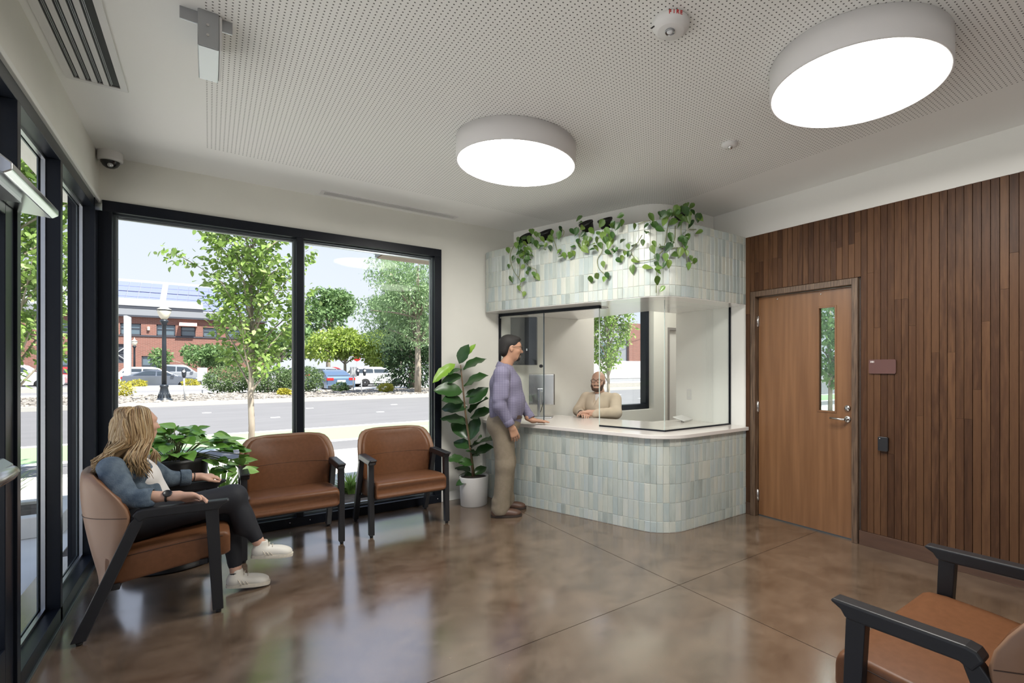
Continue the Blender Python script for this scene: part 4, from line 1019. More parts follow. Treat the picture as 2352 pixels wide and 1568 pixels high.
# ---- cars
def arch(cx, r, z0, n=8): return [(cx + r * math.cos(math.pi - math.pi * k / n), z0 + r * math.sin(math.pi - math.pi * k / n) * .98) for k in range(n + 1)]
def car(label, name, paint, loc, rz, kind):
    t = thing(name, label, 'car', loc, rz, group='parked cars'); ROOT[t.name] = Vector((0, 0, 0))
    if kind == 'sedan': L, Wd, belt, wb, wr = 4.6, 1.80, .92, (-1.36, 1.36), .33
    elif kind == 'suv': L, Wd, belt, wb, wr = 4.6, 1.86, 1.05, (-1.33, 1.36), .36
    else: L, Wd, belt, wb, wr = 5.8, 2.0, 1.18, (-1.75, 1.75), .40
    h = L / 2; hw = Wd / 2; lo = .20 if kind == 'sedan' else .28
    if kind == 'sedan':
        topc = [(h - .02, .62), (h - .12, .72), (h - .95, .86), (h - 1.25, .92), (-h + .85, .97), (-h + .12, .98), (-h + .02, .85), (-h, .45)]
        cab = [(h - 1.30, .90), (h - 2.05, 1.33), (h - 2.5, 1.43), (-h + 1.75, 1.43), (-h + 1.2, 1.32), (-h + .35, .97)]
    elif kind == 'suv':
        topc = [(h - .02, .70), (h - .1, .86), (h - .9, 1.0), (h - 1.1, 1.06), (-h + .3, 1.10), (-h + .05, 1.05), (-h, .5)]
        cab = [(h - 1.15, 1.02), (h - 1.8, 1.52), (h - 2.2, 1.63), (-h + 1.0, 1.64), (-h + .55, 1.60), (-h + .10, 1.05)]
    else:
        topc = [(h, .75), (h - .08, 1.02), (h - 1.3, 1.15), (h - 1.5, 1.18), (-h + .05, 1.2), (-h, 1.1), (-h, .5)]
        cab = [(h - 1.5, 1.15), (h - 2.15, 1.72), (h - 2.5, 1.84), (h - 3.55, 1.84), (h - 3.75, 1.78), (h - 3.85, 1.18)]
    low = [(-h + .05, lo)] + arch(wb[0], wr * 1.16, lo) + arch(wb[1], wr * 1.16, lo) + [(h - .05, lo), (h, .42)]
    prof = low + topc
    mb = MB(); rings = [[(x * (1 - .02 * (abs(y) > hw - .05)), y, (z - .3) * (1 if abs(y) < hw - .05 else .96) + .3) for (x, z) in prof] for y in (-hw, -hw + .06, hw - .06, hw)]
    mb.loft(rings, smooth=False); obj('body', mb, paint, t)
    mb = MB(); k = .82; rings = [[(x * (1 if i in (1, 2) else .985), y * (1 if z < belt + .1 else k), z) for (x, z) in cab] for i, y in enumerate((-hw + .08, -hw + .12, hw - .12, hw - .08))]
    mb.loft(rings, smooth=False); cb_ = obj('cabin', mb, paint, t)
    # side glass, just proud of the cabin flanks
    zt = max(z for _, z in cab)
    xs0 = max(x for x, z in cab); xs1 = min(x for x, z in cab)
    def xa(z, front):
        pts = cab[:3] if front else cab[3:][::-1]
        return interp(z, [p[1] for p in pts], [p[0] for p in pts])
    zb_, zt_ = belt + .09, zt - .11
    mid = (xa(zt_, True) + xa(zt_, False)) / 2 + .1
    for s in (-1, 1):
        for (a, b) in (((xa(zb_, True) - .16, xa(zt_, True) - .10), (mid + .04, mid + .04)), ((mid - .04, mid - .04), (xa(zb_, False) + .22, xa(zt_, False) + .16))):
            yb_ = s * (hw - .085); yt_ = s * ((hw - .085) * k + .004)
            vs = [(a[0], yb_, zb_), (b[0], yb_, zb_), (b[1], yt_, zt_), (a[1], yt_, zt_)]
            vs2 = [(x, y + s * .012, z) for (x, y, z) in vs]
            mb = MB(); mb.add(vs + vs2, [(4, 5, 6, 7), (0, 1, 5, 4), (1, 2, 6, 5), (2, 3, 7, 6), (3, 0, 4, 7)]); obj('side_window', mb, 'car_glass', cb_)
    for nm, front in (('windscreen', True), ('rear_window', False)):
        sg_ = 1 if front else -1
        x0, x1 = xa(zb_, front), xa(zt_ + .03, front); w0, w1 = hw - .2, (hw - .2) * k
        vs = [(x0 + sg_ * .012, -w0, zb_), (x0 + sg_ * .012, w0, zb_), (x1 + sg_ * .012, w1, zt_ + .03), (x1 + sg_ * .012, -w1, zt_ + .03)]
        vs2 = [(x - sg_ * .05, y, z) for x, y, z in vs]
        mb = MB(); mb.add(vs + vs2, [(0, 1, 2, 3), (0, 4, 5, 1), (1, 5, 6, 2), (2, 6, 7, 3), (3, 7, 4, 0)]); obj(nm, mb, 'car_glass', cb_)
    for x in wb:
        for s in (-1, 1):
            mb = MB(); M = Matrix.Rotation(-s * math.pi / 2, 4, 'X'); mb.lathe([(wr * .62, .02), (wr * .95, .0), (wr, -.03), (wr, -.17), (wr * .9, -.2)], (x, s * (hw - .02), wr), 24, M=M); w_ = obj('wheel', mb, 'tyre', t)
            mb = MB(); mb.lathe([(wr * .66, .012), (wr * .60, .022), (wr * .55, .005), (.09, .012), (.07, .025), (.001, .026)], (x, s * (hw - .02), wr), 20, M=M, cap=False); rm = obj('rim', mb, 'rim', w_)
            mb = MB()
            for q in range(5):
                a = q * 2 * math.pi / 5 + .3
                c0 = (x + math.cos(a) * wr * .36, s * (hw + .004), wr + math.sin(a) * wr * .36)
                mb.box(-.035, .035, -.02, .02, -wr * .16, wr * .16, Matrix.Translation(c0) @ Matrix.Rotation(math.pi / 2 - a, 4, 'Y'))
            obj('rim_gap', mb, 'car_trim', rm)
    zz = .80 if kind == 'sedan' else .95
    for s in (-1, 1):
        ya, yc = sorted((s * (hw - .42), s * (hw - .005)))
        mb = MB(); mb.box(-h - .012, -h + .22, ya, yc, zz - .08, zz + .10); obj('tail_light', mb, 'tail_red', t, .02)
        mb = MB(); mb.box(h - .25, h + .005, ya, yc, zz - .18, zz - .05); obj('head_light', mb, 'head_light', t, .02)
        mb = MB(); mb.box(h - (1.75 if kind != 'pickup' else 1.9), h - (1.55 if kind != 'pickup' else 1.7), *sorted((s * (hw - .02), s * (hw + .16))), belt + .02, belt + .16); obj('mirror', mb, paint, t, .02)
    mb = MB(); mb.box(-h - .018, -h + .02, -.26, .26, .60, .75); obj('number_plate', mb, 'plate', t)
    mb = MB(); mb.box(-h - .02, -h + .15, -hw + .08, hw - .08, lo + .02, lo + .18); obj('bumper', mb, 'car_trim', t, .02)
    mb = MB(); mb.box(-h + .3, h - .3, -hw + .15, hw - .15, .18, .34); obj('underbody', mb, 'car_trim', t)
    return t
Gc = -.16
car('grey parked sedan seen side-on behind the street lamp', 'sedan_car', 'car_grey', (-2.9, 51.5, Gc), 0, 'sedan')
car('silver-grey pickup truck parked behind the grey sedan', 'pickup_truck', 'car_silver', (-2.3, 57.0, Gc), 0, 'pickup')
car('dark red car half hidden at the left window edge', 'parked_car', 'car_red', (-8.6, 57.5, Gc), 0, 'suv')
car('white car roof showing between the sedan and the pickup', 'parked_car', 'car_white', (-4.2, 61.0, Gc), 0, 'suv')
car('white truck seen through the storefront glazing', 'pickup_truck', 'car_white', (-11.6, 55.5, Gc), 0, 'pickup')
car('blue-grey sedan parked with its rear to the street', 'sedan_car', 'car_blue', (6.75, 39.2, Gc), math.radians(97), 'sedan')
car('white hatchback parked side-on right of the blue sedan', 'parked_car', 'car_white', (11.3, 45.0, Gc), math.radians(8), 'suv')
car('silver car parked behind the blue sedan', 'parked_car', 'car_silver', (8.2, 50.0, Gc), math.radians(30), 'suv')
car('white car far back at the mullion', 'parked_car', 'car_white', (7.6, 58.0, Gc), math.radians(60), 'suv')
car('red car far back under the yellow-green tree', 'parked_car', 'car_red', (11.5, 66.0, Gc), math.radians(20), 'suv')

# ---- brick building across the car park
FY = 75.0
bd = thing('brick_building', 'two storey red brick building with solar panels on its roof', 'building', (-10, FY, -.1))
ops = [(-7.75, -6.05, 5.05, 6.30), (-4.75, -3.1, 5.05, 6.30), (-2.62, -1.30, 5.05, 6.15), (-.6, .75, 5.05, 6.15), (1.6, 3.0, 5.05, 6.15), (-6.0, -4.4, .3, 2.7), (-9.3, -6.9, 1.9, 4.0), (-13, -11, 5.05, 6.3), (-13.5, -11, .3, 2.7), (-18, -16, 5.05, 6.3), (-22, -20, 5.05, 6.3), (-22, -19.5, .3, 2.8)]
xs = sorted(set([-40, 5.5] + [o[0] for o in ops] + [o[1] for o in ops])); mb = MB()
for i in range(len(xs) - 1):
    a, b = xs[i], xs[i + 1]; hol = sorted([(o[2], o[3]) for o in ops if o[0] <= a + 1e-6 and o[1] >= b - 1e-6]); z = -.1
    for (u, v) in hol: mb.box(a, b, FY, FY + .4, z, u); z = v
    mb.box(a, b, FY, FY + .4, z, 7.1)
mb.box(-40, 5.5, FY + .5, FY + 14, -.1, 7.1); obj('brick_wall', mb, 'brick', bd)
for i, (x0, x1, z0, z1) in enumerate(ops):
    mb = MB(); mb.box(x0, x1, FY + .18, FY + .24, z0, z1); wn = obj('window', mb, 'ext_glass' if i != 6 else 'roof_dark', bd)  # the braced opening has no glass: a dark sheet stands for its shaded recess
    mb = MB(); mb.box(x0, x0 + .09, FY + .08, FY + .2, z0, z1); mb.box(x1 - .09, x1, FY + .08, FY + .2, z0, z1); mb.box(x0, x1, FY + .08, FY + .2, z1 - .09, z1); mb.box(x0, x1, FY + .08, FY + .2, z0, z0 + .09); mb.box(x0, x1, FY + .1, FY + .2, z0 + (z1 - z0) * .55, z0 + (z1 - z0) * .55 + .07)
    if z0 < 1: mb.box((x0 + x1) / 2 - .05, (x0 + x1) / 2 + .05, FY + .08, FY + .2, z0, z1)
    obj('window_frame', mb, 'roof_dark', wn)
mb = MB(); mb.box(-40, 5.55, FY - .08, FY + .02, 4.88, 5.04); obj('ledge', mb, 'roof_dark', bd)
mb = MB(); mb.box(-40.2, 5.7, FY - .35, FY + 14.2, 7.1, 7.9); obj('parapet', mb, 'roof_grey', bd)
mb = MB(); mb.box(-40.2, 5.72, FY - .4, FY - .3, 7.02, 7.22); obj('gutter', mb, 'roof_dark', bd)
mb = MB(); mb.prism([(FY + .6, 7.9), (FY + 9, 12.35), (FY + 9, 7.9)], -40, 5.0, 'x'); roof = obj('roof', mb, 'roof_grey', bd)
ang = math.atan2(4.45, 8.4); pm = MB(); pm.box(-.475, .475, 0, 1.48, 0, .05); pme = pm.mesh('solar_panel')
for row, s0 in enumerate((.5, 2.05, 3.6, 5.3, 6.85)):
    for k in range(16):
        if row < 3 and k > 12: continue
        x = 4.4 - k * 1.0 - (.55 if k > 8 else 0)
        o = link('solar_panel', pme, 'solar', roof); o.rotation_euler = (ang, 0, 0)
        o.location = Vector((x, FY + .6 + s0 * math.cos(ang), 7.9 + s0 * math.sin(ang) + .06)) - ROOT[roof.name]
mb = MB(); mb.box(-8.3, -.6, FY - .2, FY + 1.2, 8.25, 9.05); obj('roof_duct', mb, 'metal_pale', bd, .03)
mb = MB(); mb.box(-8.1, -.6, FY - .15, FY + 1.2, 7.95, 8.25); obj('duct_stand', mb, 'roof_dark', bd)
mb = MB(); mb.prism([(FY - .9, 6.2), (FY + .05, 6.75), (FY + .05, 6.2)], -2.75, -1.15, 'x'); obj('awning', mb, 'awning', bd)
mb = MB(); mb.box(-5.5, -5.3, FY - .2, FY + .02, 5.6, 6.0); obj('wall_lamp', mb, 'globe', bd)
for (p, q) in (((-9.2, 1.95), (-7.0, 3.95)), ((-9.2, 3.95), (-7.0, 1.95))):
    mb = MB(); mb.tube([(p[0], FY + .05, p[1]), (q[0], FY + .05, q[1])], .05, 5); obj('brace', mb, 'metal_pale', bd)
# ---- north-east: low white wall and grey-brick block seen past the office window
lw = thing('garden_wall', 'low white concrete wall across the lot behind the office window', 'wall', (50, 50, -.1))
for k in range(9):
    mb = MB(); mb.box(30 + 3.2 * k, 33.15 + 3.2 * k, 52, 52.4, -.1, 2.3); obj('panel', mb, 'trim_white', lw, .02)
b2 = thing('grey_block', 'brick and grey panel building behind the low white wall', 'building', (50, 60, -.1))
mb = MB(); mb.box(46, 53, 60, 70, -.1, 8); obj('grey_wall', mb, 'roof_grey', b2)
mb = MB(); mb.box(53, 66, 59.5, 70, -.1, 8.5); obj('brick_wall', mb, 'brick', b2)
for (x0, x1, z0, z1) in ((47.5, 50, 3, 5.2), (55.5, 58, 3, 5.2)):
    mb = MB(); mb.box(x0, x1, 59.4 if x0 > 53 else 59.9, 60.05, z0, z1); obj('window', mb, 'ext_glass', b2)
# ------------------------------------------------------------------ organic surfaces: smooth-blended solids meshed with surface nets
def S(p0, p1, r0, r1=None, k=.02): return ('c', np.array(p0, float), np.array(p1, float), float(r0), float(r0 if r1 is None else r1), k)
def E(c, r, rot=None, k=.02):
    """ellipsoid; rot = 3x3 with the local axes as columns"""
    return ('e', np.array(c, float), np.array(r, float), np.eye(3) if rot is None else np.array(rot, float), k)
def chain(pts, rads, k=.02): return [S(pts[i], pts[i + 1], rads[i], rads[i + 1], k) for i in range(len(pts) - 1)]
def _bounds(p):
    if p[0] == 'c':
        r = max(p[3], p[4]); return np.minimum(p[1], p[2]) - r, np.maximum(p[1], p[2]) + r
    e = np.abs(p[3]) @ p[2]; return p[1] - e, p[1] + e
def _dist(p, X):
    if p[0] == 'c':
        a, b = p[1], p[2]; ba = b - a; L = float(ba @ ba) + 1e-12
        t = np.clip(((X - a) @ ba) / L, 0, 1)
        return np.linalg.norm(X - a - t[..., None] * ba, axis=-1) - (p[3] + (p[4] - p[3]) * t)
    q = (X - p[1]) @ p[3]
    k0 = np.linalg.norm(q / p[2], axis=-1); k1 = np.linalg.norm(q / (p[2] ** 2), axis=-1) + 1e-9
    return k0 * (k0 - 1) / k1
def sdf_mesh(prims, vox, cuts=()):
    lo = np.min([_bounds(p)[0] for p in prims], 0) - 4 * vox; hi = np.max([_bounds(p)[1] for p in prims], 0) + 4 * vox
    n = np.ceil((hi - lo) / vox).astype(int) + 1
    F = np.full(n, 1.0, np.float32)
    ax = [lo[i] + vox * np.arange(n[i]) for i in range(3)]
    def region(p, pad):
        b0, b1 = _bounds(p); i0 = np.maximum(((b0 - pad - lo) / vox).astype(int), 0); i1 = np.minimum(((b1 + pad - lo) / vox).astype(int) + 2, n)
        X = np.stack(np.meshgrid(ax[0][i0[0]:i1[0]], ax[1][i0[1]:i1[1]], ax[2][i0[2]:i1[2]], indexing='ij'), -1)
        return tuple(slice(i0[i], i1[i]) for i in range(3)), X
    for p in prims:
        k = p[-1]; sl, X = region(p, k + 4 * vox); d = _dist(p, X); f = F[sl]
        if k > 0:
            h = np.clip(.5 + .5 * (f - d) / k, 0, 1); F[sl] = f + (d - f) * h - k * h * (1 - h)
        else: F[sl] = np.minimum(f, d)
    for p in cuts:
        k = p[-1]; sl, X = region(p, k + 4 * vox); d = -_dist(p, X); f = F[sl]
        h = np.clip(.5 - .5 * (f - d) / max(k, 1e-4), 0, 1); F[sl] = f + (d - f) * h + k * h * (1 - h)
    inside = F < 0
    nx, ny, nz = n - 1
    acc = np.zeros((nx, ny, nz, 3), np.float32); cnt = np.zeros((nx, ny, nz), np.float32)
    C = lambda dx, dy, dz: F[dx:nx + dx, dy:ny + dy, dz:nz + dz]
    for a in range(3):
        for o in ((0, 0), (0, 1), (1, 0), (1, 1)):
            d0 = [0, 0, 0]; oth = [i for i in range(3) if i != a]; d0[oth[0]], d0[oth[1]] = o; d1 = list(d0); d1[a] = 1
            f0, f1 = C(*d0), C(*d1); m = (f0 < 0) != (f1 < 0)
            t = np.where(m, f0 / np.where(m, f0 - f1, 1), 0)
            for i in range(3): acc[..., i] += np.where(m, d0[i] + (t if i == a else 0), 0)
            cnt += m
    act = cnt > 0; idx = -np.ones((nx, ny, nz), np.int64); idx[act] = np.arange(act.sum())
    P = acc[act] / cnt[act][:, None] + np.argwhere(act); V = lo + P * vox
    faces = []
    for a in range(3):
        sl0 = [slice(1, nx), slice(1, ny), slice(1, nz)]; sl0[a] = slice(0, (nx, ny, nz)[a]); s1 = list(sl0); s1[a] = slice(1, (nx, ny, nz)[a] + 1)
        i0, i1 = inside[tuple(sl0)], inside[tuple(s1)]; m = np.argwhere(i0 != i1)
        if not len(m): continue
        flip = i0[i0 != i1]
        off = np.array([s.start for s in sl0]); g = m + off; b, c = [(1, 2), (2, 0), (0, 1)][a]
        eb = np.zeros(3, int); eb[b] = 1; ec = np.zeros(3, int); ec[c] = 1
        q = [g - eb - ec, g - ec, g, g - eb]
        Q = np.stack([idx[tuple(v.T)] for v in q], 1)
        Q[~flip] = Q[~flip][:, ::-1]
        faces.append(Q)
    return V, np.concatenate(faces)
def smooth_mesh(V, F, it=2, lam=.5):
    n = len(V); E_ = np.concatenate([F[:, [0, 1]], F[:, [1, 2]], F[:, [2, 3]], F[:, [3, 0]]])
    deg = np.bincount(E_[:, 0], minlength=n) + np.bincount(E_[:, 1], minlength=n)
    for _ in range(it):
        A = np.zeros_like(V)
        for i in range(3): A[:, i] = np.bincount(E_[:, 0], V[E_[:, 1], i], n) + np.bincount(E_[:, 1], V[E_[:, 0], i], n)
        V = V + lam * (A / np.maximum(deg, 1)[:, None] - V)
    return V
def sdf_obj(name, groups, m, parent, it=2):
    """groups: list of (prims, voxel[, cuts]) joined into one mesh"""
    Vs, Fs, o = [], [], 0
    for g_ in groups:
        V, F = sdf_mesh(g_[0], g_[1], g_[2] if len(g_) > 2 else ())
        V = smooth_mesh(V, F, it); Vs.append(V); Fs.append(F + o); o += len(V)
    V = np.concatenate(Vs) - np.array(ROOT.get(parent.name, Vector())); F = np.concatenate(Fs)
    me = fast_mesh(name, V, F); me.polygons.foreach_set('use_smooth', np.ones(len(F), bool))
    ob = link(name, me, m, parent); ROOT[ob.name] = ROOT.get(parent.name, Vector()); return ob
def frame(fwd, up):
    f = np.array(fwd, float); f /= np.linalg.norm(f); u = np.array(up, float); u -= f * (u @ f); u /= np.linalg.norm(u); s = np.cross(f, u)
    return f, s, u     # forward, right-hand side, up
def head_prims(c, fwd, up, s=1.0, jaw=1.0, k=.012):
    """head centred on c, s=1 gives a 0.23 m tall adult head"""
    f, r, u = frame(fwd, up); P = lambda a, b, d: c + (f * a + r * b + u * d) * s
    R = np.stack([f, r, u], 1)
    pr = [E(P(-.008, 0, .030), np.array([.094, .076, .086]) * s, R, k), E(P(.020, 0, -.030), np.array([.070, .064 * jaw, .075]) * s, R, .03),
          E(P(.048, 0, -.080), np.array([.036, .036 * jaw, .030]) * s, R, .03),      # chin
          E(P(.066, 0, .034), np.array([.024, .055, .018]) * s, R, .02),            # brow
          S(P(.082, 0, .018), P(.104, 0, -.022), .0085 * s, .0125 * s, .010),        # nose
          E(P(.094, .010, -.024), np.array([.011, .009, .008]) * s, R, .006), E(P(.094, -.010, -.024), np.array([.011, .009, .008]) * s, R, .006),
          E(P(.080, 0, -.050), np.array([.014, .026, .008]) * s, R, .008), E(P(.079, 0, -.060), np.array([.013, .023, .008]) * s, R, .008),
          E(P(.060, .040, -.018), np.array([.022, .022, .020]) * s, R, .02), E(P(.060, -.040, -.018), np.array([.022, .022, .020]) * s, R, .02)]
    for b in (-1, 1):
        pr += [E(P(-.004, b * .076, -.004), np.array([.018, .008, .030]) * s, R, .008), E(P(.072, b * .031, .012), np.array([.012, .014, .010]) * s, R, .004)]
    cuts = [E(P(.092, b * .032, .014), np.array([.012, .016, .010]) * s, R, .008) for b in (-1, 1)]
    cuts += [S(P(.094, -.020, -.0555), P(.094, .020, -.0555), .0022 * s, .0022 * s, .003)]
    return pr, cuts, P, R
def hand_prims(wrist, dirn, palm_n, side, s=1.0, curl=(.25, .35, .3), spread=.06, thumb=(.5, .7)):
    """hand from wrist along dirn, palm facing palm_n, side=+1 when the thumb lies on dirn x palm_n"""
    f = np.array(dirn, float); f /= np.linalg.norm(f); nrm = np.array(palm_n, float); nrm -= f * (nrm @ f); nrm /= np.linalg.norm(nrm)
    t = np.cross(f, nrm) * side; w = np.array(wrist, float); pr = []
    pr += [S(w, w + f * .02 * s, .024 * s, .026 * s, .01)]
    for o, L in ((-.028, .080), (-.010, .088), (.010, .088), (.028, .082)):
        pr.append(S(w + f * .015 * s + t * o * .5 * s, w + f * L * s + t * o * s, .0155 * s, .0125 * s, .014))
    for o, L, r in ((.030, .070, .0088), (.010, .082, .0092), (-.010, .076, .0090), (-.030, .058, .0078)):
        p = w + f * (.082 if o != -.030 else .076) * s + t * o * s; d = f + t * (o / .03) * spread; d /= np.linalg.norm(d); ang = 0
        for j, (fr, cu) in enumerate(((.45, curl[0]), (.31, curl[1]), (.24, curl[2]))):
            ang += cu; dd = d * math.cos(ang) + nrm * math.sin(ang); q = p + dd * L * fr * s
            pr.append(S(p, q, r * (1 - .08 * j) * s, r * (1 - .08 * (j + 1)) * s, .004)); p = q
    p = w + f * .022 * s + t * .022 * s; a, b = thumb
    d1 = f * math.cos(a) + t * math.sin(a) * .9 + nrm * .35; d1 /= np.linalg.norm(d1); q = p + d1 * .045 * s; pr.append(S(p, q, .0155 * s, .0118 * s, .012))
    d2 = f * math.cos(a - .25) + t * math.sin(a - .25) + nrm * .25 * b; d2 /= np.linalg.norm(d2); q2 = q + d2 * .034 * s; pr.append(S(q, q2, .0112 * s, .0098 * s, .004))
    d3 = f + t * .15 + nrm * .2; d3 /= np.linalg.norm(d3); pr.append(S(q2, q2 + d3 * .026 * s, .0098 * s, .0078 * s, .004))
    return pr
def glasses(parent, P, m, s=1.0, rw=.026, rh=.018):
    mb = MB()
    for b in (-1, 1):
        ring = [P(.101 - .004 * abs(math.cos(a)), b * .033 + math.cos(a) * rw, .013 + (abs(math.sin(a)) ** .7) * math.copysign(rh, math.sin(a))) for a in [2 * math.pi * k / 16 for k in range(16)]]
        mb.tube(ring, .0024 * s, 5, closed=True)
        mb.tube([P(.096, b * .060, .018), P(.05, b * .078, .018), P(-.01, b * .083, .010)], .0018 * s, 5)
    mb.tube([P(.102, -.008, .017), P(.105, 0, .019), P(.102, .008, .017)], .0016 * s, 5)
    return obj('glasses', mb, m, parent)
def eyes(parent, P, R, s=1.0, brow='hair_black'):
    for b in (-1, 1):
        mb = MB(); c = P(.0725, b * .031, .012); mb.blob(c, (.0115 * s,) * 3, 2); e = obj('eye', mb, 'eye_white', parent)
        mb = MB(); c2 = P(.0815, b * .031, .011); mb.blob(c2, (.0048 * s,) * 3, 2); obj('iris', mb, 'eye_dark', e)
        mb = MB(); mb.tube([P(.086, b * .016, .034), P(.086, b * .030, .039), P(.076, b * .048, .034)], [.0022 * s, .0030 * s, .0016 * s], 6); obj('eyebrow', mb, brow, parent)
def shoe(name, heel, toe, up, m_up, m_sole, parent, h=.07, w=.045, laces=True):
    """heel/toe: sole points on the ground line"""
    heel, toe = np.array(heel, float), np.array(toe, float); f = toe - heel; L = np.linalg.norm(f); f /= L; u = np.array(up, float); u -= f * (u @ f); u /= np.linalg.norm(u); r = np.cross(f, u)
    P = lambda a, b, c: heel + f * a * L + r * b + u * c
    R = np.stack([f, r, u], 1)
    pr = [E(P(.20, 0, .045), (L * .21, w * .82, .050), R, .02), E(P(.50, 0, .040), (L * .30, w * .92, .040), R, .03), E(P(.77, 0, .032), (L * .215, w, .034), R, .03), S(P(.14, 0, .05), P(.20, 0, h + .012), w * .72, w * .70, .02)]
    cut = [S(P(.18, 0, h + .012), P(.20, 0, h + .06), w * .52, w * .56, .006)]
    o = sdf_obj('shoe', [(pr, .006, cut)], m_up, parent, 1)
    outl = []
    for k in range(28):
        a = 2 * math.pi * k / 28; ca, sa = math.cos(a), math.sin(a)
        x = .5 + .515 * math.copysign(abs(ca) ** .8, ca); ww = (w * 1.03) * (.80 + .24 * np.clip((x - .1) / .6, 0, 1)) * math.copysign(abs(sa) ** .75, sa)
        outl.append((x, ww))
    mb = MB(); mb.loft([[tuple(P(x, y, .002)) for x, y in outl], [tuple(P(x, y * 1.02, .010)) for x, y in outl], [tuple(P(x, y, .024)) for x, y in outl]], smooth=False); obj('sole', mb, m_sole, o)
    if laces:
        for k in range(4):
            a = .36 + .085 * k; z = .098 - .013 * k
            mb = MB(); mb.tube([P(a, -w * .55, z - .012), P(a + .02, 0, z + .001), P(a + .01, w * .55, z - .012)], .0028, 5); obj('lace', mb, m_sole, o)
    return o
mat('skin_light', (.60, .36, .26), .5); mat('skin_tan', (.42, .23, .145), .5)
for nm in ('skin_light', 'skin_tan'):
    p = MATS[nm].node_tree.nodes['Principled BSDF']; p.inputs['Subsurface Weight'].default_value = .12; p.inputs['Subsurface Radius'].default_value = (.012, .005, .003)
mat('eye_white', (.75, .73, .70), .2); mat('eye_dark', (.02, .014, .010), .15); mat('hair_black', (.012, .010, .009), .75); mat('beard_brown', (.075, .040, .025), .7); mat('lip', (.36, .15, .12), .5)
mat('hair_gap_shade', (.17, .10, .042), .6)  # darker than the locks: shade between the strands put into the colour
m = mat('hair_blond', (.42, .28, .14), .42); random_ramp(m, [(.16, .085, .035), (.34, .21, .095), (.46, .32, .16), (.25, .145, .06), (.55, .42, .25), (.38, .25, .115)])
m = mat('denim', (.10, .15, .20), .85); add_noise(m, (.050, .078, .112), (.135, .175, .215), 22, 9, bump=.35, bscale=160, lo=.32, hi=.72)
mat('denim_seam', (.035, .052, .075), .85); mat('denim_light', (.22, .24, .25), .85)
mat('denim_dark', (.035, .05, .075), .85); mat('jeans_black', (.012, .013, .018), .75); mat('tee_white', (.72, .69, .66), .8)
mat('shoe_white', (.70, .67, .60), .5); mat('shoe_sole', (.60, .55, .46), .6); mat('lace', (.62, .56, .46), .7); mat('sock_black', (.012, .012, .014), .9)
m = mat('shirt_check', (.22, .20, .28), .8)
n, l, p = nodes_of(m)
tc = n.new('ShaderNodeTexCoord'); sp = n.new('ShaderNodeSeparateXYZ'); l.new(tc.outputs['Object'], sp.inputs[0])
def stripes(out, per, duty):
    a = n.new('ShaderNodeMath'); a.operation = 'DIVIDE'; a.inputs[1].default_value = per; l.new(out, a.inputs[0]); b = n.new('ShaderNodeMath'); b.operation = 'FRACT'; l.new(a.outputs[0], b.inputs[0])
    c_ = n.new('ShaderNodeMath'); c_.operation = 'LESS_THAN'; c_.inputs[1].default_value = duty; l.new(b.outputs[0], c_.inputs[0]); return c_.outputs[0]
sy_ = n.new('ShaderNodeMath'); sy_.operation = 'MULTIPLY'; sy_.inputs[1].default_value = -.48; l.new(sp.outputs['Y'], sy_.inputs[0])
sx = n.new('ShaderNodeMath'); sx.operation = 'MULTIPLY_ADD'; sx.inputs[1].default_value = .88; l.new(sp.outputs['X'], sx.inputs[0]); l.new(sy_.outputs[0], sx.inputs[2])
s1_ = stripes(sp.outputs['Z'], .0085, .45); s2_ = stripes(sx.outputs[0], .0080, .45)
mx_ = n.new('ShaderNodeMath'); mx_.operation = 'MAXIMUM'; l.new(s1_, mx_.inputs[0]); l.new(s2_, mx_.inputs[1])
mc = n.new('ShaderNodeMix'); mc.data_type = 'RGBA'; l.new(mx_.outputs[0], mc.inputs['Factor']); mc.inputs[6].default_value = (.30, .285, .36, 1); mc.inputs[7].default_value = (.11, .10, .17, 1); l.new(mc.outputs[2], p.inputs['Base Color'])
m = mat('chino', (.21, .17, .12), .8); add_noise(m, (.195, .158, .108), (.225, .182, .13), 30, 3, bump=.1)
mat('belt_brown', (.045, .022, .014), .5); mat('shoe_brown', (.085, .042, .026), .5); mat('shoe_brown_sole', (.03, .018, .012), .6)
m = mat('shirt_cream', (.56, .46, .35), .8); mat('watch_black', (.01, .01, .011), .3)
A = np.array
# ------------------------------------------------------------------ seated woman
pw = thing('person', 'person with long blond hair in denim jacket seated looking out of the window', 'person', (-.25, 4.02, 0))
hip = A([-.33, 4.02, .545]); chest = A([-.395, 4.02, .80]); neck = A([-.370, 4.02, .955]); head = A([-.335, 4.015, 1.105])
hf = A([.90, .43, .0]); up = A([-.05, 0, 1])
hp, hc, HP, HR = head_prims(head, hf, up, .92, .92)
Rsh, Rel, Rwr = A([-.435, 3.850, .890]), A([-.365, 3.775, .715]), A([-.165, 3.735, .712])
Lsh, Lel, Lwr = A([-.375, 4.195, .895]), A([-.215, 4.305, .715]), A([-.065, 4.335, .705])
Rhip, Rkn, Ran = A([-.28, 3.945, .545]), A([.115, 3.955, .615]), A([.262, 3.935, .290])
Lhip, Lkn, Lan = A([-.28, 4.10, .530]), A([.105, 4.055, .520]), A([.135, 3.985, .125])
body = [S(hip, chest, .125, .125, .06), S(chest, neck, .12, .05, .04), S(neck - A([0, 0, .02]), head + A([.005, .005, -.03]), .050, .048, .02)]
body += chain([Rsh, Rel, Rwr], [.048, .038, .026]) + chain([Lsh, Lel, Lwr], [.048, .038, .026]) + chain([Rhip, Rkn, Ran], [.08, .055, .034]) + chain([Lhip, Lkn, Lan], [.08, .055, .034])
rh_dir = A([.95, -.16, -.10]); lh_dir = A([.96, .22, -.12])
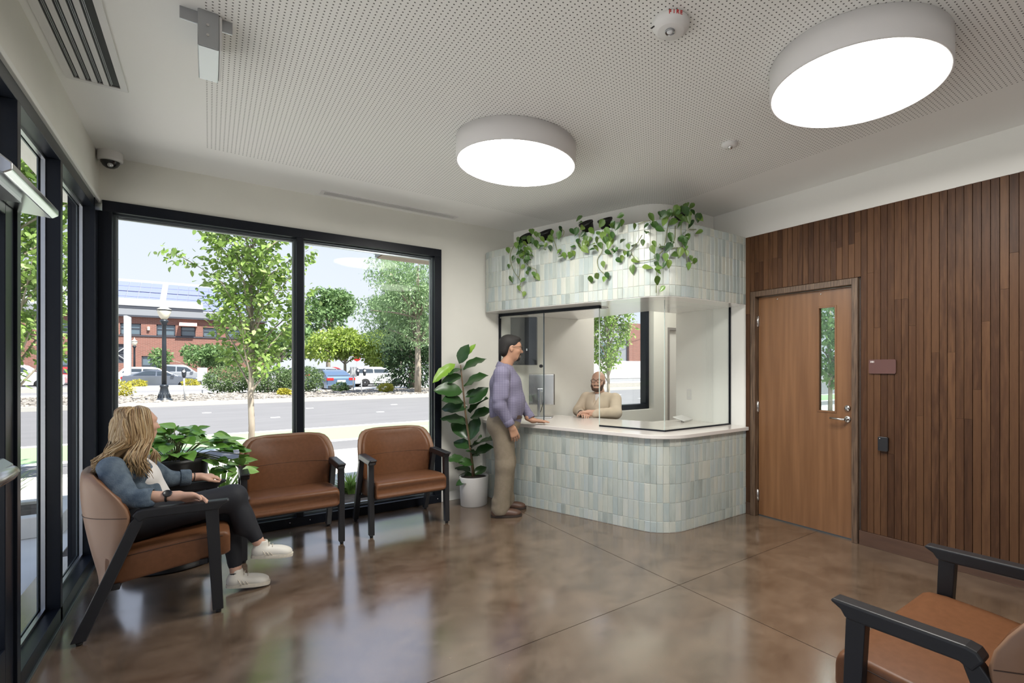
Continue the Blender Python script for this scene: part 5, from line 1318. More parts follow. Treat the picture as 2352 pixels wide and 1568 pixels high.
RH = [S(Rwr - rh_dir * .10, Rwr, .031, .0245, .01)] + hand_prims(Rwr, rh_dir, (.05, -.45, -.9), 1, 1.14, (.22, .45, .35), .12, (.55, .4))
LH = [S(Lwr - lh_dir * .08, Lwr, .030, .0245, .01)] + hand_prims(Lwr, lh_dir, (0, .15, -1), -1, .98, (.30, .45, .35), .10, (.55, .6))
wb_ = sdf_obj('body', [(body, .014), (hp + [S(neck, head + A([.0, .0, -.05]), .046, .046, .02)], .006, hc), (RH, .0042), (LH, .0042)], 'skin_light', pw)
eyes(wb_, HP, HR, .92, 'beard_brown')
mb = MB(); mb.tube([HP(.089, -.018, -.0555), HP(.096, 0, -.0545), HP(.089, .018, -.0555)], [.002, .0042, .002], 6); obj('lips', mb, 'lip', wb_)
# clothes
tee = [S(hip + A([.055, .03, .04]), chest + A([.050, .03, 0]), .115, .10, .05), S(chest + A([.045, 0, 0]), neck + A([.01, 0, -.04]), .095, .05, .04), E(chest + A([.085, .07, -.01]), (.05, .06, .055), None, .05), E(chest + A([.085, -.05, -.01]), (.05, .06, .055), None, .05)]
sdf_obj('shirt', [(tee, .009)], 'tee_white', pw)
jk = [S(hip + A([.005, 0, .07]), chest + A([.01, 0, 0]), .128, .128, .06), E(chest + A([0, 0, .03]), (.108, .168, .11), None, .05), S(chest, neck + A([-.01, 0, -.035]), .10, .062, .05)]
jk += chain([Rsh, Rel], [.062, .050], .025) + chain([Rel, Rel * .42 + Rwr * .58], [.050, .043], .02) + chain([Lsh, Lel], [.060, .050], .025) + chain([Lel, Lel * .25 + Lwr * .75], [.050, .042], .02)
jk += [S(Rsh * (1 - f) + Rel * f + A([-.03, -.022, .0]), Rsh * (.9 - f) + Rel * (f + .1) + A([.035, -.026, -.005]), .034, .034, .010) for f in (.25, .45, .62, .80)]
jk += [S(Rel * (1 - f) + Rwr * f + A([-.01, -.02, .030]), Rel * (.95 - f) + Rwr * (f + .05) + A([.01, -.028, -.02]), .028, .028, .010) for f in (.12, .28, .42)]
jk += [S(chest + A([.06, -.13, .02 - .07 * q]), chest + A([.115, -.05, -.02 - .07 * q]), .025, .025, .012) for q in range(3)]
cutj = [S(hip + A([.165, .055, .03]), chest + A([.150, .060, .02]), .075, .068, .012), S(chest + A([.150, .055, .02]), neck + A([.075, .02, .0]), .062, .05, .02), S(neck, neck + A([.03, 0, .10]), .055, .07, .01), S(Rwr, Rel * .40 + Rwr * .60, .040, .042, .006), S(Lwr, Lel * .22 + Lwr * .78, .040, .040, .006)]
jacket = sdf_obj('denim_jacket', [(jk, .009, cutj)], 'denim', pw, 2)
def tubes(name, paths, rad, m, parent, n=6):
    for pth in paths:
        mb = MB(); mb.tube(pth, rad, n); obj(name, mb, m, parent)
# turned back cuffs, collar, placket seams and pocket flap
def ring(c, d, r, n=18, sq=1.0):
    f, s_, u = frame(d, (0, .3, 1)); return [c + s_ * r * math.cos(2 * math.pi * k / n) * sq + u * r * math.sin(2 * math.pi * k / n) for k in range(n)]
for (el, wr, f) in ((Rel, Rwr, .52), (Lel, Lwr, .68)):
    c = el * (1 - f) + wr * f; d = wr - el; d = d / np.linalg.norm(d)
    mb = MB(); rr_ = [ring(c + d * o, d, r) for o, r in ((-.045, .052), (-.04, .0555), (.005, .0530), (.012, .049), (.004, .045))]; mb.loft([[tuple(p) for p in q] for q in rr_], caps=False); obj('cuff', mb, 'denim', jacket)
mb = MB(); fr = [(neck + A([.055 * math.sin(t) - .022, .088 * math.cos(t), -.045 + .02 * math.cos(t * 2)])) for t in np.linspace(-2.6, 2.6, 17) + math.pi * 0]
cl_in = [neck + A([-.070 * math.cos(t) - .005, .078 * math.sin(t), -.020 - .02 * abs(t) ** 1.5]) for t in np.linspace(-2.0, 2.0, 17)]
cl_out = [neck + A([-.105 * math.cos(t) - .008, .125 * math.sin(t), -.062 - .03 * abs(t) ** 1.5]) for t in np.linspace(-2.0, 2.0, 17)]
mb = MB(); mb.loft([[tuple(p) for p in cl_in], [tuple(p + A([0, 0, .012])) for p in (A(cl_in) * .5 + A(cl_out) * .5)], [tuple(p) for p in cl_out], [tuple(p - A([0, 0, .008])) for p in cl_out]], closed=False, caps=False); obj('collar', mb, 'denim', jacket)
# seams, button band and chest pocket on the near side of the jacket
def on_jacket(x, z, y=None):
    return A([x, y, z])
tubes('seam', [[A([-.475, 3.865, .905]), A([-.43, 3.80, .875]), A([-.385, 3.795, .845])], [A([-.37, 3.86, .90]), A([-.315, 3.885, .86]), A([-.285, 3.905, .80])]], .0028, 'denim_seam', jacket)
jn = chain([Rhip + A([-.04, 0, 0]), Rkn, Ran * .86 + Rkn * .14], [.104, .070, .040], .03) + chain([Lhip + A([-.04, 0, 0]), Lkn, Lan * .88 + Lkn * .12], [.104, .070, .040], .03)
jn += [S(hip, hip + A([.0, 0, .09]), .138, .128, .05), E(hip + A([-.04, 0, -.02]), (.12, .17, .085), None, .05), E(Rkn * .4 + Ran * .6 + A([-.035, 0, .03]), (.05, .05, .09), None, .04), S(Rhip * .5 + Rkn * .5, Rkn + A([.005, 0, .005]), .080, .072, .03)]
sdf_obj('jeans', [(jn, .010)], 'jeans_black', pw)
for an in (Ran, Lan):
    kn = Rkn if an is Ran else Lkn; d = (an - kn) / np.linalg.norm(an - kn)
    sdf_obj('ankle', [([S(an - d * .03, an + d * .045, .033, .030, .01)], .006)], 'skin_light', wb_, 1)
    mb = MB(); c = an + d * .042; mb.loft([[tuple(p) for p in ring(c + d * o, d, r)] for o, r in ((-.036, .0325), (-.033, .0350), (-.018, .0335), (-.010, .028))], caps=False); obj('sock', mb, 'sock_black', pw)
shoe('shoe', (.215, 3.935, .205), (.445, 3.930, .172), (.13, 0, .99), 'shoe_white', 'shoe_sole', pw, .088, .046)
shoe('shoe', (.085, 3.985, .030), (.318, 3.965, .004), (.12, 0, .99), 'shoe_white', 'shoe_sole', pw, .088, .046)
for i_, (h_, t_) in enumerate((((.215, 3.935, .205), (.445, 3.930, .172)), ((.085, 3.985, .030), (.318, 3.965, .004)))):
    for k in range(3):
        a = A(h_); b = A(t_); x = .34 + .075 * k; base = a + (b - a) * x; side = A([0, -1, 0.0]) * (.0445 - .001 * k)
        mb = MB(); mb.tube([base + side * 1.0 + A([0, 0, .024]), base + side * .98 + A([-.012, 0, .045]), base + side * .72 + A([-.022, 0, .068 - .010 * k])], .0022, 5); obj('stripe', mb, 'lace', pw)
# watch and bracelet
wc = Rwr - rh_dir * .028
mb = MB(); mb.tube(ring(wc, rh_dir, .0285), .0055, 6, closed=True); wt = obj('watch', mb, 'watch_black', pw)
mb = MB(); nrm_ = A([.1, -.75, .65]); nrm_ /= np.linalg.norm(nrm_); qm = Vector(nrm_).to_track_quat('Z', 'Y').to_matrix().to_4x4(); mb.lathe([(.021, -.003), (.022, .004), (.019, .009), (.017, .007), (.001, .007)], tuple(wc + nrm_ * .028), 20, M=qm); obj('dial', mb, 'plastic_black', wt)
mb = MB(); mb.tube(ring(Lwr - lh_dir * .02, lh_dir, .027), .003, 6, closed=True); obj('bracelet', mb, 'watch_black', pw)
# hair: skull cap, mass behind the shoulder and loose locks over the near side
f_, r_, u_ = frame(hf, up); HPa = lambda a, b, d: head + (f_ * a + r_ * b + u_ * d) * .92
hairp = [E(HPa(-.014, 0, .032), (.086, .072, .078), HR, .02), S(HPa(-.034, .024, .0), HPa(-.050, .034, -.13), .048, .044, .03), S(HPa(-.034, -.024, .0), HPa(-.050, -.034, -.13), .048, .044, .03), S(HPa(-.06, .02, -.10), A([-.470, 3.94, .885]), .062, .046, .04), S(HPa(-.02, .066, .0), HPa(-.015, .078, -.14), .022, .026, .03), S(HPa(-.015, .078, -.14), A([-.335, 3.885, .87]), .026, .020, .03)]
cuth = [E(HPa(.070, 0, -.035), (.062, .066, .082), HR, .012), E(HPa(.085, 0, .010), (.05, .060, .045), HR, .012)]
hair = sdf_obj('hair', [(hairp, .0075, cuth)], 'hair_gap_shade', pw)
hr = random.Random(4); strands = MB()
for k in range(1100):
    th_ = hr.uniform(-.35, 1.0) if k % 5 else hr.uniform(-1.0, -.3)        # side: + is the near side
    a0 = hr.uniform(-.135, .040)
    root = HPa(a0 * .6, .018 * hr.uniform(-1, 1) + .01, .126 - abs(a0) * .22)
    b_ = .097 * math.copysign(abs(math.sin(th_ * 1.57)) ** .8, th_)
    mid = HPa(max(a0 * .98 - .012, -.112), b_ * 1.04 * (1 if a0 > -.07 else .9), .045 - max(0., -a0 - .05) * .9 + hr.uniform(-.02, .02)); low = HPa(max(a0, -.105) * .95 - .035 * (1 - abs(th_)), b_ * 1.06, -.085 + hr.uniform(-.02, .01))
    fall = hr.random()
    if th_ > .25 and a0 > -.035:       # falls in front of the near shoulder
        end = A([-.335 + a0 * 1.1 + hr.uniform(-.03, .045), 3.885 + hr.uniform(-.03, .025), .835 + hr.uniform(-.035, .06)]); pre = A([-.335 + a0 * .9 + hr.uniform(-.03, .02), 3.875 + hr.uniform(-.02, .015), .935])
    elif th_ < -.3 and a0 > -.02:
        end = A([-.265 + hr.uniform(-.03, .03), 4.075 + hr.uniform(-.03, .03), .875 + hr.uniform(-.03, .04)]); pre = A([-.275, 4.085, .95])
    else:
        end = A([-.505 + hr.uniform(-.02, .05), 3.93 + hr.uniform(-.05, .10), .885 + hr.uniform(-.04, .05)]); pre = A([-.455 + hr.uniform(-.02, .03), 3.935 + hr.uniform(-.05, .09), .965])
    pts = [root, root * .35 + mid * .65 + u_ * .022, mid, low, pre, end]
    # Catmull-Rom
    q = []
    ext = [pts[0] * 2 - pts[1]] + pts + [pts[-1] * 2 - pts[-2]]
    for i in range(1, len(ext) - 2):
        for t_ in (0, .33, .67):
            p0, p1, p2, p3 = ext[i - 1:i + 3]; q.append(.5 * ((2 * p1) + (p2 - p0) * t_ + (2 * p0 - 5 * p1 + 4 * p2 - p3) * t_ ** 2 + (3 * p1 - p0 - 3 * p2 + p3) * t_ ** 3))
    q.append(pts[-1]); w0 = hr.uniform(.0018, .0042)
    strands.tube(q, [w0 * min(1, .6 + .1 * i) * (1 if i < len(q) - 4 else .35 + .16 * (len(q) - 1 - i)) for i in range(len(q))], 5)
for k in range(420):       # hair falling straight down the back of the head
    b0 = hr.uniform(-.055, .075); root = HPa(-.035 - hr.random() * .05, b0 * .7, .122 - hr.random() * .012); mid = HPa(-.112 + abs(b0) * .35, b0 * 1.15, .035 + hr.uniform(-.02, .02)); low = HPa(-.108 + abs(b0) * .3, b0 * 1.1, -.09)
    pts = [root, root * .4 + mid * .6 + u_ * .018 - f_ * .012, mid, low, A([-.455 + hr.uniform(-.02, .03), 3.95 + hr.uniform(-.06, .09), .965]), A([-.50 + hr.uniform(-.02, .05), 3.94 + hr.uniform(-.06, .10), .885 + hr.uniform(-.04, .05)])]
    q = []; ext = [pts[0] * 2 - pts[1]] + pts + [pts[-1] * 2 - pts[-2]]
    for i in range(1, len(ext) - 2):
        for t_ in (0, .33, .67):
            p0, p1, p2, p3 = ext[i - 1:i + 3]; q.append(.5 * ((2 * p1) + (p2 - p0) * t_ + (2 * p0 - 5 * p1 + 4 * p2 - p3) * t_ ** 2 + (3 * p1 - p0 - 3 * p2 + p3) * t_ ** 3))
    q.append(pts[-1]); w0 = hr.uniform(.0018, .0042)
    strands.tube(q, [w0 * (1 if i < len(q) - 4 else .35 + .16 * (len(q) - 1 - i)) for i in range(len(q))], 5)
o = obj('locks', strands, 'hair_blond', hair); o['kind'] = 'stuff'

# ------------------------------------------------------------------ standing man at the counter
Fm = A([.885, -.466, 0.0]); Sm = A([-.466, -.885, 0.0])    # facing, his right-hand side (towards the camera)
Cm = A([2.315, 4.43, 0.0]); M_ = lambda a, b, z: Cm + Fm * a + Sm * b + A([0, 0, z])
pm_ = thing('person', 'standing person in checked shirt and khaki trousers leaning a hand on the counter', 'person', tuple(Cm))
headm = M_(.055, 0, 1.635); hfm = A([.93, -.36, -.10]); hpm, hcm, HPm, HRm = head_prims(headm, hfm, (0.03, 0, 1), 1.06, 1.05)
neckm = M_(.0, 0, 1.475); shR, elR, wrR = M_(-.035, .195, 1.385), M_(-.055, .235, 1.085), M_(.055, .215, .885)
shL, elL, wrL = M_(-.015, -.19, 1.385), M_(.12, -.225, 1.13), M_(.270, -.13, .905)
bodym = [S(M_(-.01, 0, .95), M_(-.01, 0, 1.30), .12, .12, .05), S(M_(-.01, 0, 1.36), neckm, .06, .054, .04), S(neckm - A([0, 0, .02]), headm + A([0, 0, -.05]), .060, .058, .02)]
bodym += chain([shR, elR, wrR], [.055, .042, .030]) + chain([shL, elL, wrL], [.055, .042, .030])
hipR, knR, anR = M_(-.03, .085, .90), M_(-.005, .095, .50), M_(-.050, .09, .09); hipL, knL, anL = M_(-.03, -.085, .90), M_(.01, -.11, .50), M_(.0, -.16, .09)
bodym += chain([hipR, knR, anR], [.085, .058, .040]) + chain([hipL, knL, anL], [.085, .058, .040])
dR = A([.25, 0, -1.0]) * 1.0 + Fm * .15; dL = Fm * .9 + A([0, 0, -.05]) + Sm * .10
RHm = [S(wrR - dR / np.linalg.norm(dR) * .07, wrR, .031, .028, .01)] + hand_prims(wrR, dR, -Sm * .9 + Fm * -.3, 1, 1.05, (.28, .35, .3), .05, (.35, .5))
LHm = [S(wrL - Fm * .05 + A([0, 0, .03]), wrL, .031, .027, .01)] + hand_prims(wrL, dL, (0, 0, -1), 1, 1.05, (.06, .10, .08), .10, (.6, .2))
mbod = sdf_obj('body', [(bodym, .015), (hpm + [S(neckm, headm + A([0, 0, -.06]), .058, .056, .02)], .0065, hcm), (RHm, .0045), (LHm, .0045)], 'skin_tan', pm_)
eyes(mbod, HPm, HRm, 1.06); glasses(pm_, HPm, 'watch_black', 1.06)
fm, rm_, um = frame(hfm, (0.03, 0, 1)); HPb = lambda a, b, d: headm + (fm * a + rm_ * b + um * d) * 1.06
sdf_obj('hair', [([E(HPb(-.022, 0, .045), (.104, .088, .090), HRm, .02), E(HPb(-.062, 0, -.015), (.050, .074, .075), HRm, .03), E(HPb(.040, 0, .094), (.046, .056, .026), HRm, .02)], .007, [E(HPb(.098, 0, -.012), (.078, .105, .080), HRm, .008), E(HPb(.035, 0, -.075), (.075, .12, .062), HRm, .008)] + [E(HPb(-.004, b * .082, -.008), (.024, .02, .034), HRm, .004) for b in (-1, 1)])], 'hair_black', pm_)
sdf_obj('beard', [([E(HPb(.060, 0, -.088), (.036, .034, .026), HRm, .01), S(HPb(.088, -.022, -.044), HPb(.088, .022, -.044), .0075, .0075, .01), S(HPb(.082, .026, -.048), HPb(.070, .028, -.078), .007, .010, .01), S(HPb(.082, -.026, -.048), HPb(.070, -.028, -.078), .007, .010, .01)], .004)], 'hair_black', pm_)
sh = [S(M_(.0, 0, .955), M_(.02, 0, 1.12), .158, .165, .05), E(M_(.015, 0, 1.10), (.160, .160, .16), np.stack([Fm, Sm, A([0, 0, 1])], 1), .06), E(M_(.0, 0, 1.28), (.158, .19, .155), np.stack([Fm, Sm, A([0, 0, 1])], 1), .06), S(M_(-.01, -.09, 1.40), M_(-.01, .09, 1.40), .085, .085, .05), S(M_(0, 0, 1.39), neckm - A([0, 0, .035]), .085, .064, .04)]
sh += chain([shR, elR, elR * .12 + wrR * .88], [.080, .062, .045], .03) + chain([shL, elL, elL * .12 + wrL * .88], [.080, .060, .045], .03)
for q in range(5):      # sleeve and waist folds
    sh.append(S(elR * (.8 - .1 * q) + shR * (.2 + .1 * q) + Sm * .03 + Fm * -.03, elR * (.7 - .1 * q) + shR * (.3 + .1 * q) + Sm * .03 + Fm * .04, .042, .042, .012))
    sh.append(S(M_(-.10, .10, .99 + .03 * q), M_(.06, .13, .975 + .035 * q), .05, .05, .018))
shirt = sdf_obj('shirt', [(sh, .009, [S(neckm, neckm + A([0, 0, .1]), .060, .08, .01), S(wrR, elR * .10 + wrR * .90, .042, .042, .004), S(wrL, elL * .10 + wrL * .90, .042, .042, .004)])], 'shirt_check', pm_)
cin = [neckm + Fm * (-.072 * math.cos(t) + .005) + Sm * (.072 * math.sin(t)) + A([0, 0, .040 - .040 * abs(t) ** 1.2 * .5]) for t in np.linspace(-2.7, 2.7, 19)]
cout = [neckm + Fm * (-.104 * math.cos(t) + .005) + Sm * (.106 * math.sin(t)) + A([0, 0, -.022 - .038 * abs(t) ** 1.2 * .5]) for t in np.linspace(-2.7, 2.7, 19)]
mb = MB(); mb.loft([[tuple(p) for p in cin], [tuple(p) for p in (A(cin) * .6 + A(cout) * .4 + A([0, 0, .008]))], [tuple(p) for p in cout]], closed=False, caps=False); obj('collar', mb, 'shirt_check', shirt)
for (el, wr) in ((elR, wrR), (elL, wrL)):
    d = (wr - el) / np.linalg.norm(wr - el); c = el * .12 + wr * .88
    mb = MB(); mb.loft([[tuple(p) for p in ring(c + d * o, d, r)] for o, r in ((-.05, .046), (-.045, .050), (.008, .047), (.012, .043), (.0, .040))], caps=False); obj('cuff', mb, 'shirt_check', shirt)
tr = [E(M_(-.03, 0, .90), (.155, .185, .125), np.stack([Fm, Sm, A([0, 0, 1])], 1), .05), S(M_(0, 0, .93), M_(0, 0, .965), .150, .150, .04), E(M_(-.08, .07, .87), (.085, .095, .10), None, .05), E(M_(-.08, -.07, .87), (.085, .095, .10), None, .05)]
tr += chain([hipR, knR, anR + A([0, 0, -.02])], [.112, .088, .076], .04) + chain([hipL, knL, anL + A([0, 0, -.02])], [.112, .088, .074], .04)
for an in (anR, anL):
    tr += [S(an + A([0, 0, .0]) - Fm * .030, an + Fm * .035 + A([0, 0, .010]), .058, .056, .02), S(an - Fm * .020 + A([0, 0, .065]), an + Fm * .030 + A([0, 0, .045]), .064, .060, .012)]
sdf_obj('trousers', [(tr, .010, [S(an - A([0, 0, .26]), an - A([0, 0, .255]), .2, .2, .004) for an in (anR, anL)])], 'chino', pm_)
mb = MB(); bel = [M_(.002 + .161 * math.cos(t), .178 * math.sin(t), .965) for t in np.linspace(0, 2 * math.pi, 40, endpoint=False)]
mb.loft([[tuple(p * 1.0 + A([0, 0, o])) for p in bel] for o in (-.018, .018)], caps=False); b_ = obj('belt', mb, 'belt_brown', pm_)
mb = MB(); bx_ = M_(.162, 0, .965); mb.box(-.004, .004, -.022, .022, -.018, .018, Matrix.Translation(bx_) @ Matrix.Rotation(math.atan2(Fm[1], Fm[0]), 4, 'Z')); obj('buckle', mb, 'steel', b_)
for an in (anR, anL):
    g0 = A([an[0], an[1], 0.0]); shoe('shoe', g0 - Fm * .085, g0 + Fm * .205, (0, 0, 1), 'shoe_brown', 'shoe_brown_sole', pm_, .085, .052)

# ------------------------------------------------------------------ seated man behind the counter
Fr = A([-.93, -.37, 0.0]); Sr = A([-.37, .93, 0.0])
Cr = A([3.80, 4.80, 0.0]); Q = lambda a, b, z: Cr + Fr * a + Sr * b + A([0, 0, z])
pr_ = thing('person', 'bearded person with glasses in cream shirt seated behind the counter', 'person', tuple(Cr))
headr = Q(.045, 0, 1.275); hfr = A([-.80, -.60, -.04]); hpr, hcr, HPr, HRr = head_prims(headr, hfr, (0, 0, 1), 1.06, 1.06)
nkr = Q(.0, 0, 1.12); sR, eR, wR = Q(-.01, .20, 1.06), Q(.06, .275, .91), Q(.325, .065, .905); sL, eL, wL = Q(-.01, -.20, 1.06), Q(.12, -.285, .91), Q(.325, -.045, .905)
br = [S(Q(-.03, 0, .60), Q(-.01, 0, .98), .12, .12, .05), S(Q(-.01, 0, 1.03), nkr, .06, .056, .04), S(nkr, headr + A([0, 0, -.05]), .060, .058, .02)] + chain([sR, eR, wR], [.055, .045, .030]) + chain([sL, eL, wL], [.055, .045, .030])
br += chain([Q(-.02, .10, .54), Q(.10, .13, .52), Q(.12, .12, .08)], [.09, .07, .045]) + chain([Q(-.02, -.10, .54), Q(.10, -.13, .52), Q(.12, -.12, .08)], [.09, .07, .045]) + [S(Q(.12, .12, .05), Q(.28, .12, .04), .04, .035, .02), S(Q(.12, -.12, .05), Q(.28, -.12, .04), .04, .035, .02)]
hdR = (Sr * -.75 + Fr * .6); hdL = (Sr * .75 + Fr * .55)
HRp = [S(wR - hdR * .07, wR, .031, .027, .01)] + hand_prims(wR, hdR, (0, 0, -1), 1, 1.04, (.35, .5, .4), .05, (.5, .4)); HLp = [S(wL + A([0, 0, .018]) - hdL * .07, wL + A([0, 0, .018]), .031, .027, .01)] + hand_prims(wL + A([0, 0, .022]), hdL, (0, 0, -1), -1, 1.04, (.35, .5, .4), .05, (.5, .4))
rb_ = sdf_obj('body', [(br, .015), (hpr + [S(nkr, headr + A([0, 0, -.06]), .058, .056, .02)], .0065, hcr), (HRp, .0045), (HLp, .0045)], 'skin_light', pr_)
eyes(rb_, HPr, HRr, 1.06); glasses(pr_, HPr, 'watch_black', 1.06, .027, .019)
fq, rq, uq = frame(hfr, (0, 0, 1)); HPq = lambda a, b, d: headr + (fq * a + rq * b + uq * d) * 1.06
sdf_obj('beard', [([E(HPq(.052, 0, -.085), (.046, .050, .036), HRr, .015), S(HPq(.086, -.028, -.042), HPq(.086, .028, -.042), .008, .008, .01), S(HPq(.060, .058, -.045), HPq(.055, .045, -.085), .016, .020, .015), S(HPq(.060, -.058, -.045), HPq(.055, -.045, -.085), .016, .020, .015), S(HPq(.02, .070, .0), HPq(.050, .062, -.05), .010, .014, .01), S(HPq(.02, -.070, .0), HPq(.050, -.062, -.05), .010, .014, .01)], .0045, [E(HPq(.096, 0, -.056), (.020, .020, .007), HRr, .004)])], 'beard_brown', pr_)
mb = MB(); mb.tube([HPq(.084, -.017, -.0535), HPq(.090, 0, -.0575), HPq(.084, .017, -.0535)], [.003, .0048, .003], 6); obj('teeth', mb, 'eye_white', rb_)
sc_ = [S(Q(-.04, 0, .55), Q(0, 0, .95), .16, .165, .05), E(Q(0, 0, .97), (.14, .20, .13), np.stack([Fr, Sr, A([0, 0, 1])], 1), .05), S(Q(0, -.1, 1.06), Q(0, .1, 1.06), .085, .085, .05), S(Q(0, 0, 1.06), nkr, .085, .066, .04)]
sc_ += [S(Q(.10, .10 - .05 * q, .80 + .05 * q), Q(.145, .02 - .03 * q, .84 + .05 * q), .03, .03, .015) for q in range(3)] + [S(sL * (1 - f) + eL * f + Fr * .04, sL * (.85 - f) + eL * (f + .15) + Fr * .05 + A([0, 0, -.01]), .040, .040, .010) for f in (.3, .55, .8)] + [S(sR * (1 - f) + eR * f + Fr * .04, sR * (.85 - f) + eR * (f + .15) + Fr * .05 + A([0, 0, -.01]), .040, .040, .010) for f in (.3, .55, .8)] + [S(eL * (1 - f) + wL * f + A([0, 0, .03]), eL * (.95 - f) + wL * (f + .05) + A([0, 0, .025]) + Fr * .03, .030, .030, .008) for f in (.15, .35, .55)]
sc_ += chain([sR, eR, eR * .2 + wR * .8], [.082, .066, .048], .03) + chain([sL, eL, eL * .2 + wL * .8], [.082, .066, .048], .03)
srt = sdf_obj('shirt', [(sc_, .009, [S(nkr, nkr + A([0, 0, .1]) , .060, .08, .01), S(nkr + Fr * .07, Q(.16, 0, 1.0), .035, .012, .01)])], 'shirt_cream', pr_)
sdf_obj('undershirt', [([S(Q(.03, 0, .95), Q(.03, 0, 1.09), .10, .055, .03)], .009)], 'tee_white', pr_)
ci = [nkr + Fr * (-.066 * math.cos(t)) + Sr * (.066 * math.sin(t)) + A([0, 0, .04 - .025 * abs(t)]) for t in np.linspace(-2.5, 2.5, 17)]; co = [nkr + Fr * (-.092 * math.cos(t)) + Sr * (.095 * math.sin(t)) + A([0, 0, -.018 - .022 * abs(t)]) for t in np.linspace(-2.5, 2.5, 17)]
mb = MB(); mb.loft([[tuple(p) for p in ci], [tuple(p) for p in (A(ci) * .5 + A(co) * .5 + A([0, 0, .010]))], [tuple(p) for p in co]], closed=False, caps=False); obj('collar', mb, 'shirt_cream', srt)
mb = MB(); mb.tube(ring(wR - hdR / np.linalg.norm(hdR) * .03, hdR, .032), .006, 6, closed=True); obj('watch', mb, 'watch_black', pr_)
# his stool
st = thing('office_stool', 'black office stool under the man behind the counter', 'stool', (3.80, 4.80, 0))
mb = MB(); mb.lathe([(.02, .36), (.20, .37), (.215, .40), (.20, .435), (.02, .44)], (3.82, 4.81, 0), 24); obj('seat', mb, 'plastic_black', st)
mb = MB(); mb.tube([(3.82, 4.81, .06), (3.82, 4.81, .37)], .025, 12); obj('gas_lift', mb, 'steel', st)
for k in range(5):
    a = k * 2 * math.pi / 5; mb = MB(); mb.tube([(3.82, 4.81, .08), (3.82 + .22 * math.cos(a), 4.81 + .22 * math.sin(a), .04)], .014, 8); mb.blob((3.82 + .22 * math.cos(a), 4.81 + .22 * math.sin(a), .026), (.024, .024, .025), 1); obj('leg', mb, 'plastic_black', st)
# ------------------------------------------------------------------ plants (world coordinates in metres)
FIG = [(2.088, 5.033, 1.487, 2.139, 4.961, 1.669, 0.0), (2.152, 4.991, 1.572, 2.196, 4.939, 1.663, 1.0), (2.061, 5.074, 1.487, 1.827, 5.021, 1.336, 1.0), (2.118, 4.999, 1.424, 2.31, 4.94, 1.552, 0.0), (2.111, 5.017, 1.431, 1.959, 4.982, 1.397, 0.0), (2.123, 5.045, 1.36, 1.931, 5.093, 1.299, 0.0), (2.137, 5.026, 1.247, 2.268, 4.835, 1.375, 0.0), (2.122, 5.027, 1.191, 1.858, 5.029, 1.229, 0.0), (2.145, 5.01, 1.135, 2.274, 4.979, 1.203, 0.0), (2.176, 4.979, 1.064, 2.32, 4.896, 1.226, 0.0), (2.123, 5.028, 1.092, 1.913, 4.954, 1.132, 0.0), (2.169, 4.997, 1.028, 1.956, 5.12, 1.031, 0.0), (2.184, 4.962, 0.966, 2.21, 4.711, 1.146, 0.0), (2.193, 4.984, 0.908, 2.306, 4.804, 1.006, 0.0), (2.168, 4.996, 0.852, 1.959, 5.226, 0.931, 0.0), (2.157, 5.004, 0.697, 2.066, 5.16, 0.873, 0.0), (2.185, 4.966, 0.684, 2.254, 4.969, 0.905, 0.0), (2.186, 4.968, 0.599, 2.079, 5.155, 0.658, 0.0), (2.205, 4.976, 0.597, 2.262, 4.696, 0.736, 0.0), (2.226, 4.922, 0.658, 2.202, 4.788, 0.738, 0.0), (2.206, 4.979, 0.511, 2.313, 4.786, 0.624, 0.0), (2.145, 5.009, 0.471, 1.967, 5.002, 0.506, 0.0), (2.21, 4.953, 0.43, 2.064, 4.958, 0.474, 0.0), (2.263, 4.904, 0.515, 2.199, 4.93, 0.554, 0.0), (2.189, 4.973, 0.345, 2.098, 5.129, 0.387, 0.0), (2.213, 4.96, 0.315, 2.344, 4.948, 0.379, 0.0), (2.204, 4.975, 0.286, 2.131, 5.136, 0.296, 0.0), (2.212, 4.959, 0.245, 2.027, 4.903, 0.267, 0.0)]
FIGSTEM = [(2.209, 4.953, 0.247), (2.193, 4.966, 0.514), (2.165, 4.987, 0.754), (2.143, 5.004, 0.966), (2.126, 5.017, 1.191), (2.111, 5.029, 1.36), (2.103, 5.035, 1.473)]
VINES_A = [[(2.557, 4.696, 2.743), (2.54, 4.744, 2.672), (2.541, 4.746, 2.58), (2.561, 4.703, 2.461), (2.574, 4.649, 2.401), (2.593, 4.621, 2.346), (2.577, 4.631, 2.285), (2.601, 4.573, 2.212)], [(2.598, 4.6, 2.654), (2.614, 4.566, 2.56), (2.621, 4.489, 2.488), (2.645, 4.399, 2.447), (2.66, 4.411, 2.384)], [(2.718, 4.174, 2.723), (2.734, 4.146, 2.62), (2.754, 4.099, 2.564), (2.773, 4.026, 2.539), (2.779, 3.973, 2.573), (2.783, 3.954, 2.619)], [(2.602, 4.606, 2.792), (2.585, 4.622, 2.618), (2.591, 4.64, 2.432), (2.574, 4.649, 2.401)], [(2.73, 4.166, 2.738), (2.746, 4.075, 2.736), (2.753, 4.046, 2.781), (2.746, 4.1, 2.82)]]
